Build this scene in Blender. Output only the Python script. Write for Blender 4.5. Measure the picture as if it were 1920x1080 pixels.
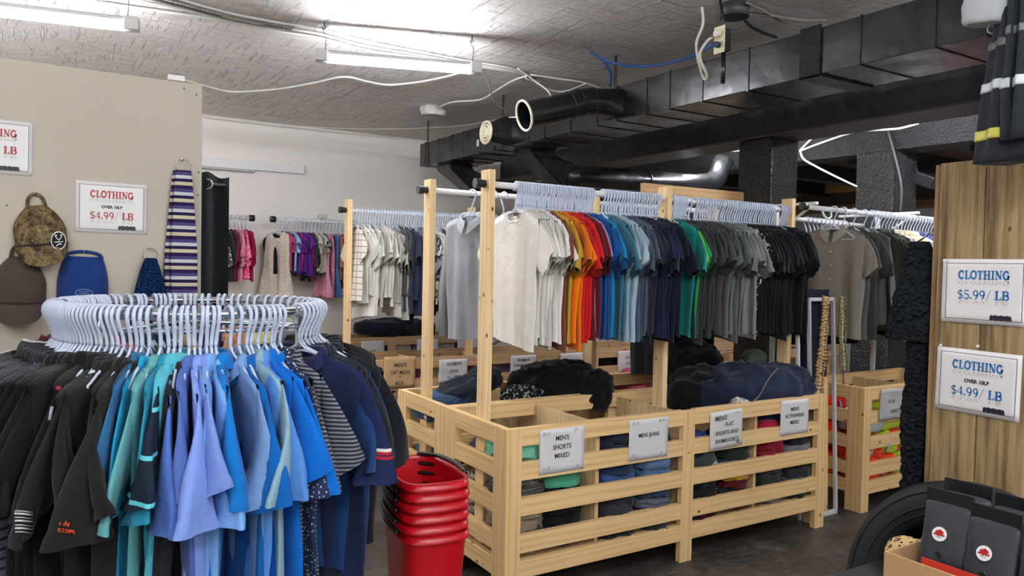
import bpy, bmesh, math, random
from math import sin, cos, pi, radians, sqrt, atan2
from mathutils import Vector, Matrix, Euler, noise

for o in list(bpy.data.objects): bpy.data.objects.remove(o)
S = bpy.context.scene
COL = S.collection
RND = random.Random(7)

# ------------------------------------------------------------------ camera
CAM_F = 1427.1                       # focal length in pixels of a 1920 wide frame
PITCH, ROLL, YAW = 0.030816, 0.02126, 0.553542
CAM = Vector((0, 0, 1.68))
_F = Vector((sin(YAW) * cos(PITCH), cos(YAW) * cos(PITCH), -sin(PITCH)))
_R0 = Vector((cos(YAW), -sin(YAW), 0)); _U0 = _R0.cross(_F)
_R = cos(ROLL) * _R0 + sin(ROLL) * _U0
_U = -sin(ROLL) * _R0 + cos(ROLL) * _U0
cd = bpy.data.cameras.new('camera'); cam = bpy.data.objects.new('camera', cd); COL.objects.link(cam)
cd.sensor_width = 36; cd.lens = CAM_F / 1920 * 36; cd.clip_start = .05; cd.clip_end = 100
m3 = Matrix((_R, _U, -_F)).transposed()
cam.matrix_world = Matrix.Translation(CAM) @ m3.to_4x4()
S.camera = cam

# ------------------------------------------------------------------ world and exposure
w = bpy.data.worlds.new('world'); S.world = w; w.use_nodes = True
w.node_tree.nodes['Background'].inputs[0].default_value = (.9, .95, 1, 1)
w.node_tree.nodes['Background'].inputs[1].default_value = .25
S.view_settings.view_transform = 'Standard'; S.view_settings.look = 'None'
S.view_settings.exposure = 0.2; S.view_settings.gamma = 1; S.view_settings.use_curve_mapping = False
TUBE = 160.0                         # radiance of the LED tubes

ZC = 3.10                            # ceiling height


def at(px, py, ax, v):
    """where the line of sight through a photo pixel meets a plane of the room"""
    d = _F + (px - 960) / CAM_F * _R - (py - 540) / CAM_F * _U
    i = 'xyz'.index(ax); t = (v - CAM[i]) / d[i]
    return CAM + t * d


# ------------------------------------------------------------------ materials
def lin(h):
    h = h.lstrip('#'); r = [int(h[i:i + 2], 16) / 255 for i in (0, 2, 4)]
    return tuple((c / 12.92 if c <= .04045 else ((c + .055) / 1.055) ** 2.4) for c in r) + (1,)


MC = {}


class NT:
    def __init__(s, name):
        s.m = bpy.data.materials.new(name); s.m.use_nodes = True
        s.n = s.m.node_tree.nodes; s.l = s.m.node_tree.links
        s.b = s.n['Principled BSDF']

    def new(s, t, **k):
        n = s.n.new(t)
        for a, b in k.items(): setattr(n, a, b)
        return n

    def link(s, a, b): s.l.new(a, b)

    def coord(s, kind='Object', scale=(1, 1, 1), rnd=False):
        c = s.new('ShaderNodeTexCoord'); mp = s.new('ShaderNodeMapping')
        mp.inputs['Scale'].default_value = scale
        if rnd:
            oi = s.new('ShaderNodeObjectInfo'); ml = s.new('ShaderNodeMath', operation='MULTIPLY'); ml.inputs[1].default_value = 37.0
            s.link(oi.outputs['Random'], ml.inputs[0]); s.link(ml.outputs[0], mp.inputs['Location'])
        s.link(c.outputs[kind], mp.inputs['Vector'])
        return mp.outputs[0]

    def noise(s, vec, scale, detail=2, rough=.5):
        n = s.new('ShaderNodeTexNoise'); n.inputs['Scale'].default_value = scale
        n.inputs['Detail'].default_value = detail; n.inputs['Roughness'].default_value = rough
        s.link(vec, n.inputs['Vector']); return n.outputs['Fac']

    def ramp(s, fac, stops, interp='LINEAR'):
        r = s.new('ShaderNodeValToRGB'); r.color_ramp.interpolation = interp
        e = r.color_ramp.elements
        while len(e) < len(stops): e.new(.5)
        for i, (p, c) in enumerate(stops):
            e[i].position = p; e[i].color = lin(c) if isinstance(c, str) else c
        s.link(fac, r.inputs[0]); return r.outputs[0]

    def mix(s, fac, a, b, mode='MIX'):
        x = s.new('ShaderNodeMix', data_type='RGBA', blend_type=mode)
        for sock, v in ((0, fac), (6, a), (7, b)):
            if hasattr(v, 'is_output'): s.link(v, x.inputs[sock])
            else: x.inputs[sock].default_value = lin(v) if isinstance(v, str) else v
        return x.outputs[2]

    def math(s, op, a, b=None):
        x = s.new('ShaderNodeMath', operation=op)
        for i, v in enumerate((a, b)):
            if v is None: continue
            if hasattr(v, 'is_output'): s.link(v, x.inputs[i])
            else: x.inputs[i].default_value = v
        return x.outputs[0]

    def bump(s, h, strength, dist=.01):
        b = s.new('ShaderNodeBump'); b.inputs['Strength'].default_value = strength; b.inputs['Distance'].default_value = dist
        s.link(h, b.inputs['Height']); s.link(b.outputs[0], s.b.inputs['Normal'])

    def set(s, color=None, rough=.5, metal=0, spec=None, **k):
        if color is not None:
            if hasattr(color, 'is_output'): s.link(color, s.b.inputs['Base Color'])
            else: s.b.inputs['Base Color'].default_value = lin(color) if isinstance(color, str) else color
        if hasattr(rough, 'is_output'): s.link(rough, s.b.inputs['Roughness'])
        else: s.b.inputs['Roughness'].default_value = rough
        s.b.inputs['Metallic'].default_value = metal
        if spec is not None: s.b.inputs['Specular IOR Level'].default_value = spec
        for a, b in k.items(): s.b.inputs[a].default_value = b
        return s.m


def shade(h, f):
    h = h.lstrip('#'); return '#' + ''.join('%02x' % max(0, min(255, round(int(h[i:i + 2], 16) * f))) for i in (0, 2, 4))


HEX = {}


def cached(f):
    def g(*a, **k):
        key = (f.__name__, a, tuple(sorted(k.items())))
        if key not in MC: MC[key] = f(*a, **k)
        return MC[key]
    return g


@cached
def plain(h, rough=.5, metal=0, spec=.5): return NT('paint_' + h.strip('#')).set(h, rough, metal, spec)


@cached
def cloth(h, rough=.9, weave=260):
    n = NT('cloth_' + h.strip('#')); v = n.coord('Object', rnd=True)
    a = n.noise(v, 7, 3); c = n.mix(n.math('MULTIPLY', a, .28), h, (0, 0, 0, 1))
    big = n.noise(v, 22, 4); fine = n.noise(v, weave, 1)
    n.bump(n.math('ADD', n.math('MULTIPLY', big, .9), n.math('MULTIPLY', fine, .12)), .55, .012)
    m = n.set(c, rough, 0, .12); n.b.inputs['Sheen Weight'].default_value = .12; HEX[m.name] = h; return m


@cached
def striped(h1, h2, period, duty=.5, axis=2, rough=.9, slope=0.0):
    n = NT('striped_cloth'); v = n.coord('Object'); sp = n.new('ShaderNodeSeparateXYZ'); n.link(v, sp.inputs[0])
    s = sp.outputs[axis]
    if slope: s = n.math('ADD', s, n.math('MULTIPLY', sp.outputs[0], slope))
    f = n.math('FRACT', n.math('DIVIDE', s, period))
    c = n.mix(n.math('LESS_THAN', f, duty), h1, h2)
    n.bump(n.noise(v, 22, 3), .5, .012)
    return n.set(c, rough, 0, .12)


@cached
def banded(h, stops):
    n = NT('banded_cloth'); v = n.coord('Object'); sp = n.new('ShaderNodeSeparateXYZ'); n.link(v, sp.inputs[0])
    c = lin(h)
    for z, hx in stops: c = n.mix(n.math('GREATER_THAN', sp.outputs[2], z), c, hx)
    n.bump(n.noise(v, 22, 3), .5, .012); return n.set(c, .9, 0, .12)


@cached
def plaid(h0, h1, period):
    n = NT('plaid_cloth'); v = n.coord('Object'); sp = n.new('ShaderNodeSeparateXYZ'); n.link(v, sp.inputs[0])
    a = n.math('LESS_THAN', n.math('FRACT', n.math('DIVIDE', sp.outputs[0], period)), .12)
    b = n.math('LESS_THAN', n.math('FRACT', n.math('DIVIDE', sp.outputs[2], period)), .12)
    return n.set(n.mix(n.math('MAXIMUM', a, b), h0, h1), .9, 0, .1)


@cached
def dotted(h0, h1, scale=45, size=.3):
    n = NT('dotted_cloth'); v = n.coord('Object'); vo = n.new('ShaderNodeTexVoronoi'); vo.inputs['Scale'].default_value = scale
    n.link(v, vo.inputs['Vector'])
    return n.set(n.mix(n.math('LESS_THAN', vo.outputs['Distance'], size), h0, h1), .9, 0, .1)


@cached
def blotch(h0, h1, h2, scale=14):
    n = NT('printed_cloth'); v = n.coord('Object', rnd=True); f = n.noise(v, scale, 3)
    return n.set(n.ramp(f, [(0, h0), (.46, h1), (.56, h2)], 'CONSTANT'), .9, 0, .1)


@cached
def knit(h, scale=55):
    n = NT('knit_' + h.strip('#')); v = n.coord('Object')
    vo = n.new('ShaderNodeTexVoronoi'); vo.inputs['Scale'].default_value = scale; n.link(v, vo.inputs['Vector'])
    wv = n.new('ShaderNodeTexWave'); wv.inputs['Scale'].default_value = scale * .22; wv.inputs['Distortion'].default_value = 6; n.link(v, wv.inputs['Vector'])
    n.bump(n.math('ADD', vo.outputs['Distance'], n.math('MULTIPLY', wv.outputs['Fac'], .5)), 1, .02)
    return n.set(h, .95, 0, .1)


@cached
def pine(axis, tone='#ecc88f', dark='#d9b074', old=False):
    n = NT('old_wood' if old else 'pine'); sc = [9, 9, 9]; sc[axis] = .55
    v = n.coord('Object', tuple(sc), rnd=True)
    g = n.noise(v, 3.2, 4, .6)
    wv = n.new('ShaderNodeTexWave', wave_type='RINGS', rings_direction='XYZ'[axis]); wv.inputs['Scale'].default_value = 1.3
    wv.inputs['Distortion'].default_value = 7; wv.inputs['Detail'].default_value = 2; n.link(v, wv.inputs['Vector'])
    f = n.math('ADD', n.math('MULTIPLY', g, .75), n.math('MULTIPLY', wv.outputs['Fac'], .25))
    c = n.ramp(f, [(.25, dark), (.55, tone), (.8, tone)])
    kv = n.coord('Object', tuple(4.5 if i != axis else 2.6 for i in range(3)), rnd=True)
    vo = n.new('ShaderNodeTexVoronoi'); vo.inputs['Scale'].default_value = 2.3; n.link(kv, vo.inputs['Vector'])
    k = n.ramp(vo.outputs['Distance'], [(.03, '#5b3a20' if not old else '#2b1c10'), (.06, '#b98a50' if not old else '#5c4426'), (.095, '#ffffff')])
    c = n.mix(1.0, c, k, 'MULTIPLY')
    if old:
        st = n.noise(n.coord('Object', (14, 14, .7)), 2.2, 5, .7); c = n.mix(n.ramp(st, [(.42, (0, 0, 0, 1)), (.62, (.75, .75, .75, 1))]), c, '#4a3621')
    n.bump(f, .25, .006)
    return n.set(c, .62 if not old else .75, 0, .3)


@cached
def glow(h, s):
    n = NT('glow'); n.set((0, 0, 0, 1), .5); n.b.inputs['Emission Color'].default_value = lin(h); n.b.inputs['Emission Strength'].default_value = s
    return n.m


def mat_ceiling():
    n = NT('ceiling_paint'); v = n.coord('Object', rnd=False)
    streaks = None
    for sc, seed in (((.8, 14, 1), 0.), ((12, .9, 1), 31.)):
        mp = n.new('ShaderNodeMapping'); mp.inputs['Scale'].default_value = sc; mp.inputs['Location'].default_value = (seed, seed, 0)
        mp.inputs['Rotation'].default_value = (0, 0, .09); n.link(v, mp.inputs[0])
        f = n.noise(mp.outputs[0], 2.4, 3, .65); r = n.ramp(f, [(.585, (0, 0, 0, 1)), (.64, (1, 1, 1, 1))])
        streaks = r if streaks is None else n.mix(1, streaks, r, 'ADD')
    lump = n.noise(v, 26, 4, .6); big = n.noise(v, .9, 4, .6)
    c = n.ramp(big, [(.3, '#d2cbc4'), (.7, '#e6e0d9')])
    c = n.mix(n.math('MULTIPLY', streaks, .75), c, '#f1efec')
    n.bump(n.math('ADD', n.math('MULTIPLY', streaks, 1.0), n.math('MULTIPLY', lump, .35)), .9, .03)
    return n.set(c, .5, 0, .4)


def mat_floor():
    n = NT('floor_vinyl'); v = n.coord('Object')
    a = n.noise(v, 3, 6, .7); vo = n.new('ShaderNodeTexVoronoi', feature='DISTANCE_TO_EDGE'); vo.inputs['Scale'].default_value = 9
    dv = n.mix(.35, v, n.new('ShaderNodeTexNoise').outputs['Color']); n.link(dv, vo.inputs['Vector'])
    c = n.ramp(a, [(.3, '#2a2725'), (.5, '#3b3734'), (.6, '#4c4743'), (.7, '#6b655f')])
    s = n.noise(n.coord('Object', (3, 16, 1)), 4, 5, .75); c = n.mix(n.ramp(s, [(.55, (0, 0, 0, 1)), (.7, (.8, .8, .8, 1))]), c, '#857d76')
    n.bump(n.math('ADD', a, vo.outputs['Distance']), .3, .01)
    return n.set(c, n.ramp(a, [(.3, (.3, .3, .3, 1)), (.7, (.6, .6, .6, 1))]), 0, .4)


def mat_wall(h0, h1, b=.15):
    n = NT('wall_paint'); v = n.coord('Object'); f = n.noise(v, .8, 5, .6)
    st = n.noise(n.coord('Object', (5, 5, .5)), 2, 3); c = n.mix(n.math('MULTIPLY', st, .5), n.ramp(f, [(.3, h0), (.7, h1)]), h1)
    n.bump(n.noise(v, 60, 2), b, .004); return n.set(c, .65, 0, .3)


@cached
def black_gloss(bumpy):
    n = NT('black_gloss_paint'); v = n.coord('Object')
    if bumpy:
        n.bump(n.math('ADD', n.noise(v, 62, 3, .6), n.math('MULTIPLY', n.noise(v, 11, 3), .8)), 1.0, .1); return n.set('#232425', .26, 0, 1.0)
    n.bump(n.noise(v, 5, 2), .25, .03); return n.set('#17181a', n.ramp(n.noise(v, 4, 3), [(.3, (.18, .18, .18, 1)), (.7, (.34, .34, .34, 1))]), 0, .6)


PLASTIC = NT('hanger_plastic').set('#c6cfdf', .32, 0, .5)
CHROME = plain('#d5d8da', .12, 1)
STEEL = plain('#9a9a98', .35, 1)
WHITEPAINT = plain('#e6e6e4', .35)
PAPER = NT('paper'); PAPER = PAPER.set('#dcdad8', .45, 0, .4)
INK = plain('#26272b', .6)
GREYINK = plain('#8b8b8f', .6)
REDINK = plain('#b23a3a', .5)
BLUEINK = plain('#1b6ba5', .5)
BLACKPLAS = plain('#17181a', .4)
LEOPARD = None


def mat_leopard():
    n = NT('leopard_cloth'); v = n.coord('Object'); vo = n.new('ShaderNodeTexVoronoi'); vo.inputs['Scale'].default_value = 70
    n.link(v, vo.inputs['Vector']); d = n.math('ADD', vo.outputs['Distance'], n.math('MULTIPLY', n.noise(v, 90, 2), .25))
    return n.set(n.ramp(d, [(0, '#8a6434'), (.32, '#15110d'), (.5, '#cfae78')], 'CONSTANT'), .85, 0, .15)


# ------------------------------------------------------------------ objects
def link(name, mesh, mat=None, parent=None, loc=None, rot=None, smooth=True):
    o = bpy.data.objects.new(name, mesh); COL.objects.link(o)
    if mat is not None:
        if not mesh.materials: mesh.materials.append(None)
        o.material_slots[0].link = 'OBJECT'; o.material_slots[0].material = mat
    if parent is not None: o.parent = parent
    if loc is not None: o.location = loc
    if rot is not None: o.rotation_euler = rot
    return o


def finish(bm, name, smooth=True, recalc=True):
    if recalc: bmesh.ops.recalc_face_normals(bm, faces=bm.faces)
    for f in bm.faces: f.smooth = smooth
    me = bpy.data.meshes.new(name); bm.to_mesh(me); bm.free(); return me


def tag(o, label, cat, group=None):
    o['label'] = label; o['category'] = cat
    if group: o['group'] = group
    return o


def empty(name, loc, label, cat, group=None, rotz=0.0):
    o = bpy.data.objects.new(name, None); o.empty_display_size = .05; COL.objects.link(o)
    o.location = loc; o.rotation_euler = (0, 0, rotz); return tag(o, label, cat, group)


def struct(o): o['kind'] = 'structure'; return o


def box_bm(bm, lo, hi, bevel=0.0):
    vs = [bm.verts.new((x, y, z)) for x in (lo[0], hi[0]) for y in (lo[1], hi[1]) for z in (lo[2], hi[2])]
    F = [(0, 1, 3, 2), (4, 6, 7, 5), (0, 4, 5, 1), (2, 3, 7, 6), (0, 2, 6, 4), (1, 5, 7, 3)]
    fs = [bm.faces.new([vs[i] for i in f]) for f in F]
    if bevel:
        es = list({e for f in fs for e in f.edges})
        bmesh.ops.bevel(bm, geom=es, offset=bevel, segments=2, affect='EDGES', profile=.6)


def box(name, lo, hi, mat, parent=None, bevel=.003, origin=True):
    """a bevelled board whose origin is its own centre"""
    c = (Vector(lo) + Vector(hi)) / 2
    bm = bmesh.new(); box_bm(bm, Vector(lo) - c, Vector(hi) - c, bevel)
    return link(name, finish(bm, name, False), mat, parent, c)


def tube_bm(bm, pts, r, n=8, closed=False, cap=True, flat=1.0):
    pts = [Vector(p) for p in pts]; N = len(pts); rings = []
    up = None
    for i, p in enumerate(pts):
        a = pts[(i - 1) % N] if (closed or i > 0) else p
        b = pts[(i + 1) % N] if (closed or i < N - 1) else p
        t = (b - a).normalized()
        if up is None:
            up = Vector((0, 1, 0)) if abs(t.y) < .9 else Vector((1, 0, 0))
        s = t.cross(up)
        if s.length < 1e-6: s = t.orthogonal()
        s.normalize(); u = s.cross(t).normalized(); up = u
        rr = r[i] if isinstance(r, (list, tuple)) else r
        rings.append([bm.verts.new(p + s * rr * cos(2 * pi * k / n) + u * rr * flat * sin(2 * pi * k / n)) for k in range(n)])
    for i in range(N if closed else N - 1):
        A, B = rings[i], rings[(i + 1) % N]
        for k in range(n): bm.faces.new((A[k], A[(k + 1) % n], B[(k + 1) % n], B[k]))
    if cap and not closed:
        bm.faces.new(rings[0][::-1]); bm.faces.new(rings[-1])


def tube(name, pts, r, mat, parent=None, n=10, closed=False, loc=None):
    bm = bmesh.new(); o = Vector(pts[0]) if loc is None else Vector(loc)
    tube_bm(bm, [Vector(p) - o for p in pts], r, n, closed)
    return link(name, finish(bm, name), mat, parent, o)


def smooth_pts(P, k=6):
    P = [Vector(p) for p in P]; out = []
    for i in range(len(P) - 1):
        a = P[i - 1] if i else P[0] * 2 - P[1]; b, c = P[i], P[i + 1]; d = P[i + 2] if i + 2 < len(P) else P[-1] * 2 - P[-2]
        for j in range(k):
            t = j / k
            out.append(.5 * ((2 * b) + (c - a) * t + (2 * a - 5 * b + 4 * c - d) * t * t + (3 * b - a - 3 * c + d) * t ** 3))
    out.append(P[-1]); return out


def cyl_bm(bm, c, r, h, axis='z', n=24, r2=None):
    r2 = r if r2 is None else r2; A, B = [], []
    for k in range(n):
        a = 2 * pi * k / n
        for L, rr, z in ((A, r, 0), (B, r2, h)):
            p = (rr * cos(a), rr * sin(a), z)
            if axis == 'x': p = (p[2], p[0], p[1])
            if axis == 'y': p = (p[0], p[2], p[1])
            L.append(bm.verts.new(Vector(c) + Vector(p)))
    for k in range(n): bm.faces.new((A[k], A[(k + 1) % n], B[(k + 1) % n], B[k]))
    bm.faces.new(A); bm.faces.new(B)


def cyl(name, c, r, h, axis, mat, parent=None, n=24, r2=None):
    bm = bmesh.new(); cyl_bm(bm, (0, 0, 0), r, h, axis, n, r2)
    o = link(name, finish(bm, name), mat, parent, c)
    for p in o.data.polygons:
        if len(p.vertices) > 4: p.use_smooth = False
    return o


FACE_S = Matrix.Rotation(pi / 2, 4, 'X')                                       # reads from -Y
FACE_W = Matrix.Rotation(-pi / 2, 4, 'Z') @ Matrix.Rotation(pi / 2, 4, 'X')      # reads from -X


def text(parent, s, size, x, y, mat, name='lettering', bold=0.0, shear=0.0, sx=1.0, align='CENTER', z=.0022):
    """lettering on a flat sign whose own plane is local XY"""
    cu = bpy.data.curves.new(name, 'FONT'); cu.body = s; cu.size = size; cu.align_x = align; cu.align_y = 'CENTER'
    cu.offset = bold; cu.shear = shear; cu.extrude = .0002
    tmp = bpy.data.objects.new(name, cu); me = bpy.data.meshes.new_from_object(tmp); bpy.data.objects.remove(tmp)
    o = bpy.data.objects.new(name, me); COL.objects.link(o); o.data.materials.clear(); o.data.materials.append(mat)
    o.parent = parent; o.location = (x, y, z); o.scale = (sx, 1, 1); return o


def arc(cx, cy, rx, ry, a0, a1, n=14): return [(cx + rx * cos(radians(a0 + (a1 - a0) * i / n)), cy + ry * sin(radians(a0 + (a1 - a0) * i / n))) for i in range(n + 1)]


# slab-serif capitals as strokes: (points, width)
T_, W_ = .235, .105
GLYPH = {
    'C': (.8, [(arc(.42, .5, .32, .42, 50, 310), T_), ([(.66, .62), (.66, .95)], W_), ([(.6, .12), (.72, .3)], W_)]),
    'L': (.72, [([(.24, .05), (.24, .95)], T_), ([(.05, .95), (.43, .95)], W_), ([(.05, .05), (.68, .05)], W_), ([(.66, .02), (.66, .32)], W_)]),
    'O': (.9, [(arc(.45, .5, .33, .42, 0, 360, 24), T_ * .95)]),
    'T': (.78, [([(.39, .05), (.39, .95)], T_), ([(.05, .93), (.73, .93)], W_), ([(.07, .68), (.07, .97)], W_), ([(.71, .68), (.71, .97)], W_), ([(.2, .05), (.58, .05)], W_)]),
    'H': (.95, [([(.22, .05), (.22, .95)], T_), ([(.72, .05), (.72, .95)], T_), ([(.2, .5), (.7, .5)], W_)] + [([(x - .19, y), (x + .19, y)], W_) for x in (.22, .72) for y in (.05, .95)]),
    'I': (.48, [([(.24, .05), (.24, .95)], T_), ([(.05, .05), (.43, .05)], W_), ([(.05, .95), (.43, .95)], W_)]),
    'N': (.95, [([(.2, .05), (.2, .95)], W_), ([(.2, .93), (.72, .07)], T_), ([(.74, .05), (.74, .95)], W_), ([(.04, .95), (.3, .95)], W_), ([(.6, .95), (.9, .95)], W_), ([(.04, .05), (.36, .05)], W_)]),
    'G': (.88, [(arc(.42, .5, .32, .42, 50, 350), T_), ([(.66, .62), (.66, .95)], W_), ([(.7, .05), (.7, .45)], T_ * .8), ([(.5, .45), (.88, .45)], W_)]),
    'B': (.85, [([(.22, .05), (.22, .95)], T_), ([(.04, .95), (.5, .95)], W_), ([(.04, .05), (.5, .05)], W_), ([(.22, .52), (.5, .52)], W_), (arc(.48, .73, .18, .21, -90, 90), T_ * .8), (arc(.48, .28, .24, .23, -90, 90), T_ * .8)]),
    '$': (.7, [(arc(.35, .7, .24, .2, 30, 270), .14), (arc(.35, .28, .24, .22, 90, -150), .14), ([(.35, -.08), (.35, 1.08)], .07)]),
    '4': (.7, [([(.47, .02), (.47, .97)], .15), ([(.47, .95), (.06, .3)], .07), ([(.04, .3), (.68, .3)], .08)]),
    '5': (.68, [([(.16, .95), (.58, .95)], .13), ([(.16, .95), (.14, .52)], .08), (arc(.33, .3, .25, .27, 130, -150), .14)]),
    '9': (.7, [(arc(.35, .67, .22, .27, 0, 360, 22), .14), (arc(.24, .62, .34, .58, 0, -80), .14)]),
    '.': (.3, [([(.15, .02), (.15, .2)], .18)]),
    '/': (.6, [([(.1, -.08), (.52, 1.05)], .06)]),
    ' ': (.35, []),
}


def slab(parent, s, h, cx, y, mat, flip=False, name='lettering', width=None):
    """a line of slab-serif lettering; flip draws the squashed mirror image under it"""
    adv = sum(GLYPH[c][0] for c in s); k = h if width is None else width / adv
    bm = bmesh.new(); x = -adv / 2
    for c in s:
        for pts, wd in GLYPH[c][1]:
            L = []
            for i, p in enumerate(pts):
                a = Vector(pts[max(0, i - 1)]); b = Vector(pts[min(len(pts) - 1, i + 1)]); t = (b - a).normalized(); nrm = Vector((-t.y, t.x)) * wd / 2
                L.append((Vector(p) + nrm, Vector(p) - nrm))
            for i in range(len(L) - 1):
                q = [L[i][0], L[i][1], L[i + 1][1], L[i + 1][0]]
                vs = [bm.verts.new((cx + (x + v.x) * k, y + (v.y * h if not flip else -v.y * h * .42), 0)) for v in q]
                bm.faces.new(vs)
        x += GLYPH[c][0]
    return link(name, finish(bm, name, False), mat, parent, (0, 0, .0022 if not flip else .0018))


def sheet(name, wd, ht, mat, parent=None, th=.0012, wav=0.0, seed=0):
    """a sheet lying in local XY, centred, with a little thickness and waviness"""
    bm = bmesh.new(); NX, NY = 10, 8; top, bot = [], []
    for z, L in ((th, top), (0, bot)):
        for j in range(NY + 1):
            for i in range(NX + 1):
                x = (i / NX - .5) * wd; y = (j / NY - .5) * ht
                dz = wav * noise.noise((x * 9 + seed, y * 9, seed)) + (wav * .5)
                L.append(bm.verts.new((x, y, z + (dz if wav else 0))))
    W = NX + 1
    for j in range(NY):
        for i in range(NX):
            a = j * W + i; bm.faces.new((top[a], top[a + 1], top[a + W + 1], top[a + W])); bm.faces.new((bot[a], bot[a + W], bot[a + W + 1], bot[a + 1]))
    ring = [i for i in range(W)] + [j * W + NX for j in range(1, NY + 1)] + [NY * W + i for i in range(NX - 1, -1, -1)] + [j * W for j in range(NY - 1, 0, -1)]
    for a, b in zip(ring, ring[1:] + ring[:1]): bm.faces.new((top[a], bot[a], bot[b], top[b]))
    return link(name, finish(bm, name), mat, parent)


# ================================================================== the room
floor = box('floor', (-3.2, -3.2, -.1), (9.2, 8.3, 0), mat_floor(), None, 0); struct(floor)
ceil = box('ceiling', (-3.2, -3.2, ZC), (9.2, 8.3, ZC + .1), mat_ceiling(), None, 0); struct(ceil)
WW = mat_wall('#dfd9d0', '#e8e2d9')
struct(box('wall_back', (-3.2, 8.1, 0), (9.2, 8.25, ZC), WW, None, 0))
struct(box('wall_right', (9.0, -3.2, 0), (9.15, 8.1, 2.5), mat_wall('#a9a8a8', '#b3b2b1'), None, 0))
struct(box('wall_right_upper', (9.02, -3.2, 2.5), (9.15, 8.1, ZC), mat_wall('#3a332e', '#4a4038'), None, 0))
struct(box('trim_1', (8.96, -3.2, 2.46), (9.0, 8.1, 2.56), pine(1, '#8a6a48', '#6d5032'), None, 0))
struct(box('wall_far_left', (-3.3, -3.2, 0), (-3.2, 8.1, ZC), WW, None, 0))
struct(box('wall_rear', (-3.2, -3.3, 0), (9.2, -3.2, ZC), WW, None, 0))
LWY = 3.85
struct(box('wall_left', (-3.2, LWY, 0), (.642, LWY + .11, 2.495), mat_wall('#b5ac9a', '#beb5a3'), None, .004))
struct(box('trim_2', (1.0, 8.04, 2.59), (2.36, 8.1, 2.68), plain('#dddbd9', .5), None, .004))
struct(box('trim_3', (1.0, 8.03, 2.565), (1.85, 8.1, 2.59), plain('#a9a7a5', .5), None, .004))
# lower wooden soffit beyond the second beam
struct(box('trim_4', (6.42, 3.0, 2.86), (9.0, 8.1, 2.9), pine(1, '#6d5947', '#52412f'), None, 0))
for i, (y0, y1) in enumerate(((3.2, 3.35), (4.3, 4.45), (5.4, 5.55), (6.5, 6.65))):
    struct(box('trim_%d' % (5 + i), (6.42, y0, 2.68), (9.0, y1, 2.86), plain('#1f1a17', .6), None, .004))
struct(box('trim_9', (8.9, 5.7, 2.72), (9.01, 7.0, 2.84), pine(1, '#c0935c', '#a87a45'), None, .004))

# ------------------------------------------------------------------ LED tube fixtures
TUBEGLOW = glow('#f2f5ff', TUBE)


def tube_light(p0, p1, label, wires=True):
    p0, p1 = Vector(p0), Vector(p1); c = (p0 + p1) / 2; L = (p1 - p0).length; az = atan2(p1.y - p0.y, p1.x - p0.x)
    t = empty('tube_light', c, label, 'light fixture', 'hanging LED tube lights', az)
    h = L / 2
    bm = bmesh.new()                                                    # a channel-shaped housing above the tube
    prof = [(-.021, .012), (-.02, .026), (-.01, .036), (.01, .036), (.02, .026), (.021, .012)]
    A = [bm.verts.new((-h, y, z)) for y, z in prof]; B = [bm.verts.new((h, y, z)) for y, z in prof]
    for i in range(len(prof)): bm.faces.new((A[i], A[(i + 1) % len(prof)], B[(i + 1) % len(prof)], B[i]))
    link('housing', finish(bm, 'housing', False), plain('#b9babd', .4), t)
    cyl('lamp_tube', (-h + .035, 0, -.015), .0225, L - .07, 'x', TUBEGLOW, t, 16)
    for s in (-1, 1): box('end_cap', (s * h - .035, -.037, -.032), (s * h + .035, .037, .034), plain('#bdbcb9', .5), t, .005)
    if wires:
        for s in (-1, 1):
            x = s * (h - .02); tube('hanging_wire', smooth_pts([(x, 0, .034), (x + .004, 0, (ZC - c.z) * .6), (x - .012, .004, (ZC - c.z) * .75), (x - .008, 0, ZC - c.z)]), .0022, plain('#5a5754', .5), t, 6)
            tube('wire_hook', [(x - .02, 0, ZC - c.z - .03), (x - .012, 0, ZC - c.z - .045), (x, 0, ZC - c.z - .035), (x - .008, 0, ZC - c.z)], .003, plain('#4a4744', .5), t, 6)
    return t


tube_light((1.418, 4.512, 2.9), (2.302, 4.212, 2.9), 'hanging LED tube light on wires in the middle of the ceiling')
tube_light((-.55, 4.71, 2.9), (.40, 4.51, 2.9), 'glaring LED tube light at the upper left above the beige partition')
for i, (x, y, lab) in enumerate(((-1.3, 1.2, 'left behind the viewer'), (1.2, .2, 'straight above the viewer'), (-1.3, -1.6, 'at the rear left corner'), (1.6, -1.8, 'at the rear right'),
                                (4.6, .6, 'over the right aisle'), (-1.3, 6.6, 'near the back wall behind the partition'), (7.7, 1.2, 'at the far right beyond the beams'), (3.0, -1.0, 'behind the viewer on the right'))):
    tube_light((x - .58, y, 2.9), (x + .58, y, 2.9), 'LED tube light hanging ' + lab)  # unseen lamps added out of view to brighten the room

tube_light((5.62, 2.6, 2.86), (5.62, 3.7, 2.86), 'nearer LED tube light between the two black beams')  # unseen lamp put in behind the main beam to brighten second beam and columns
tube_light((-2.4, 7.3, 2.9), (-1.2, 7.3, 2.9), 'LED tube light at the back left corner behind the partition')  # unseen lamp added to brighten the back wall
tube_light((5.62, 4.5, 2.86), (5.62, 5.6, 2.86), 'farther LED tube light between the two black beams')  # its unseen partner, put in for more light on the second beam

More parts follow.
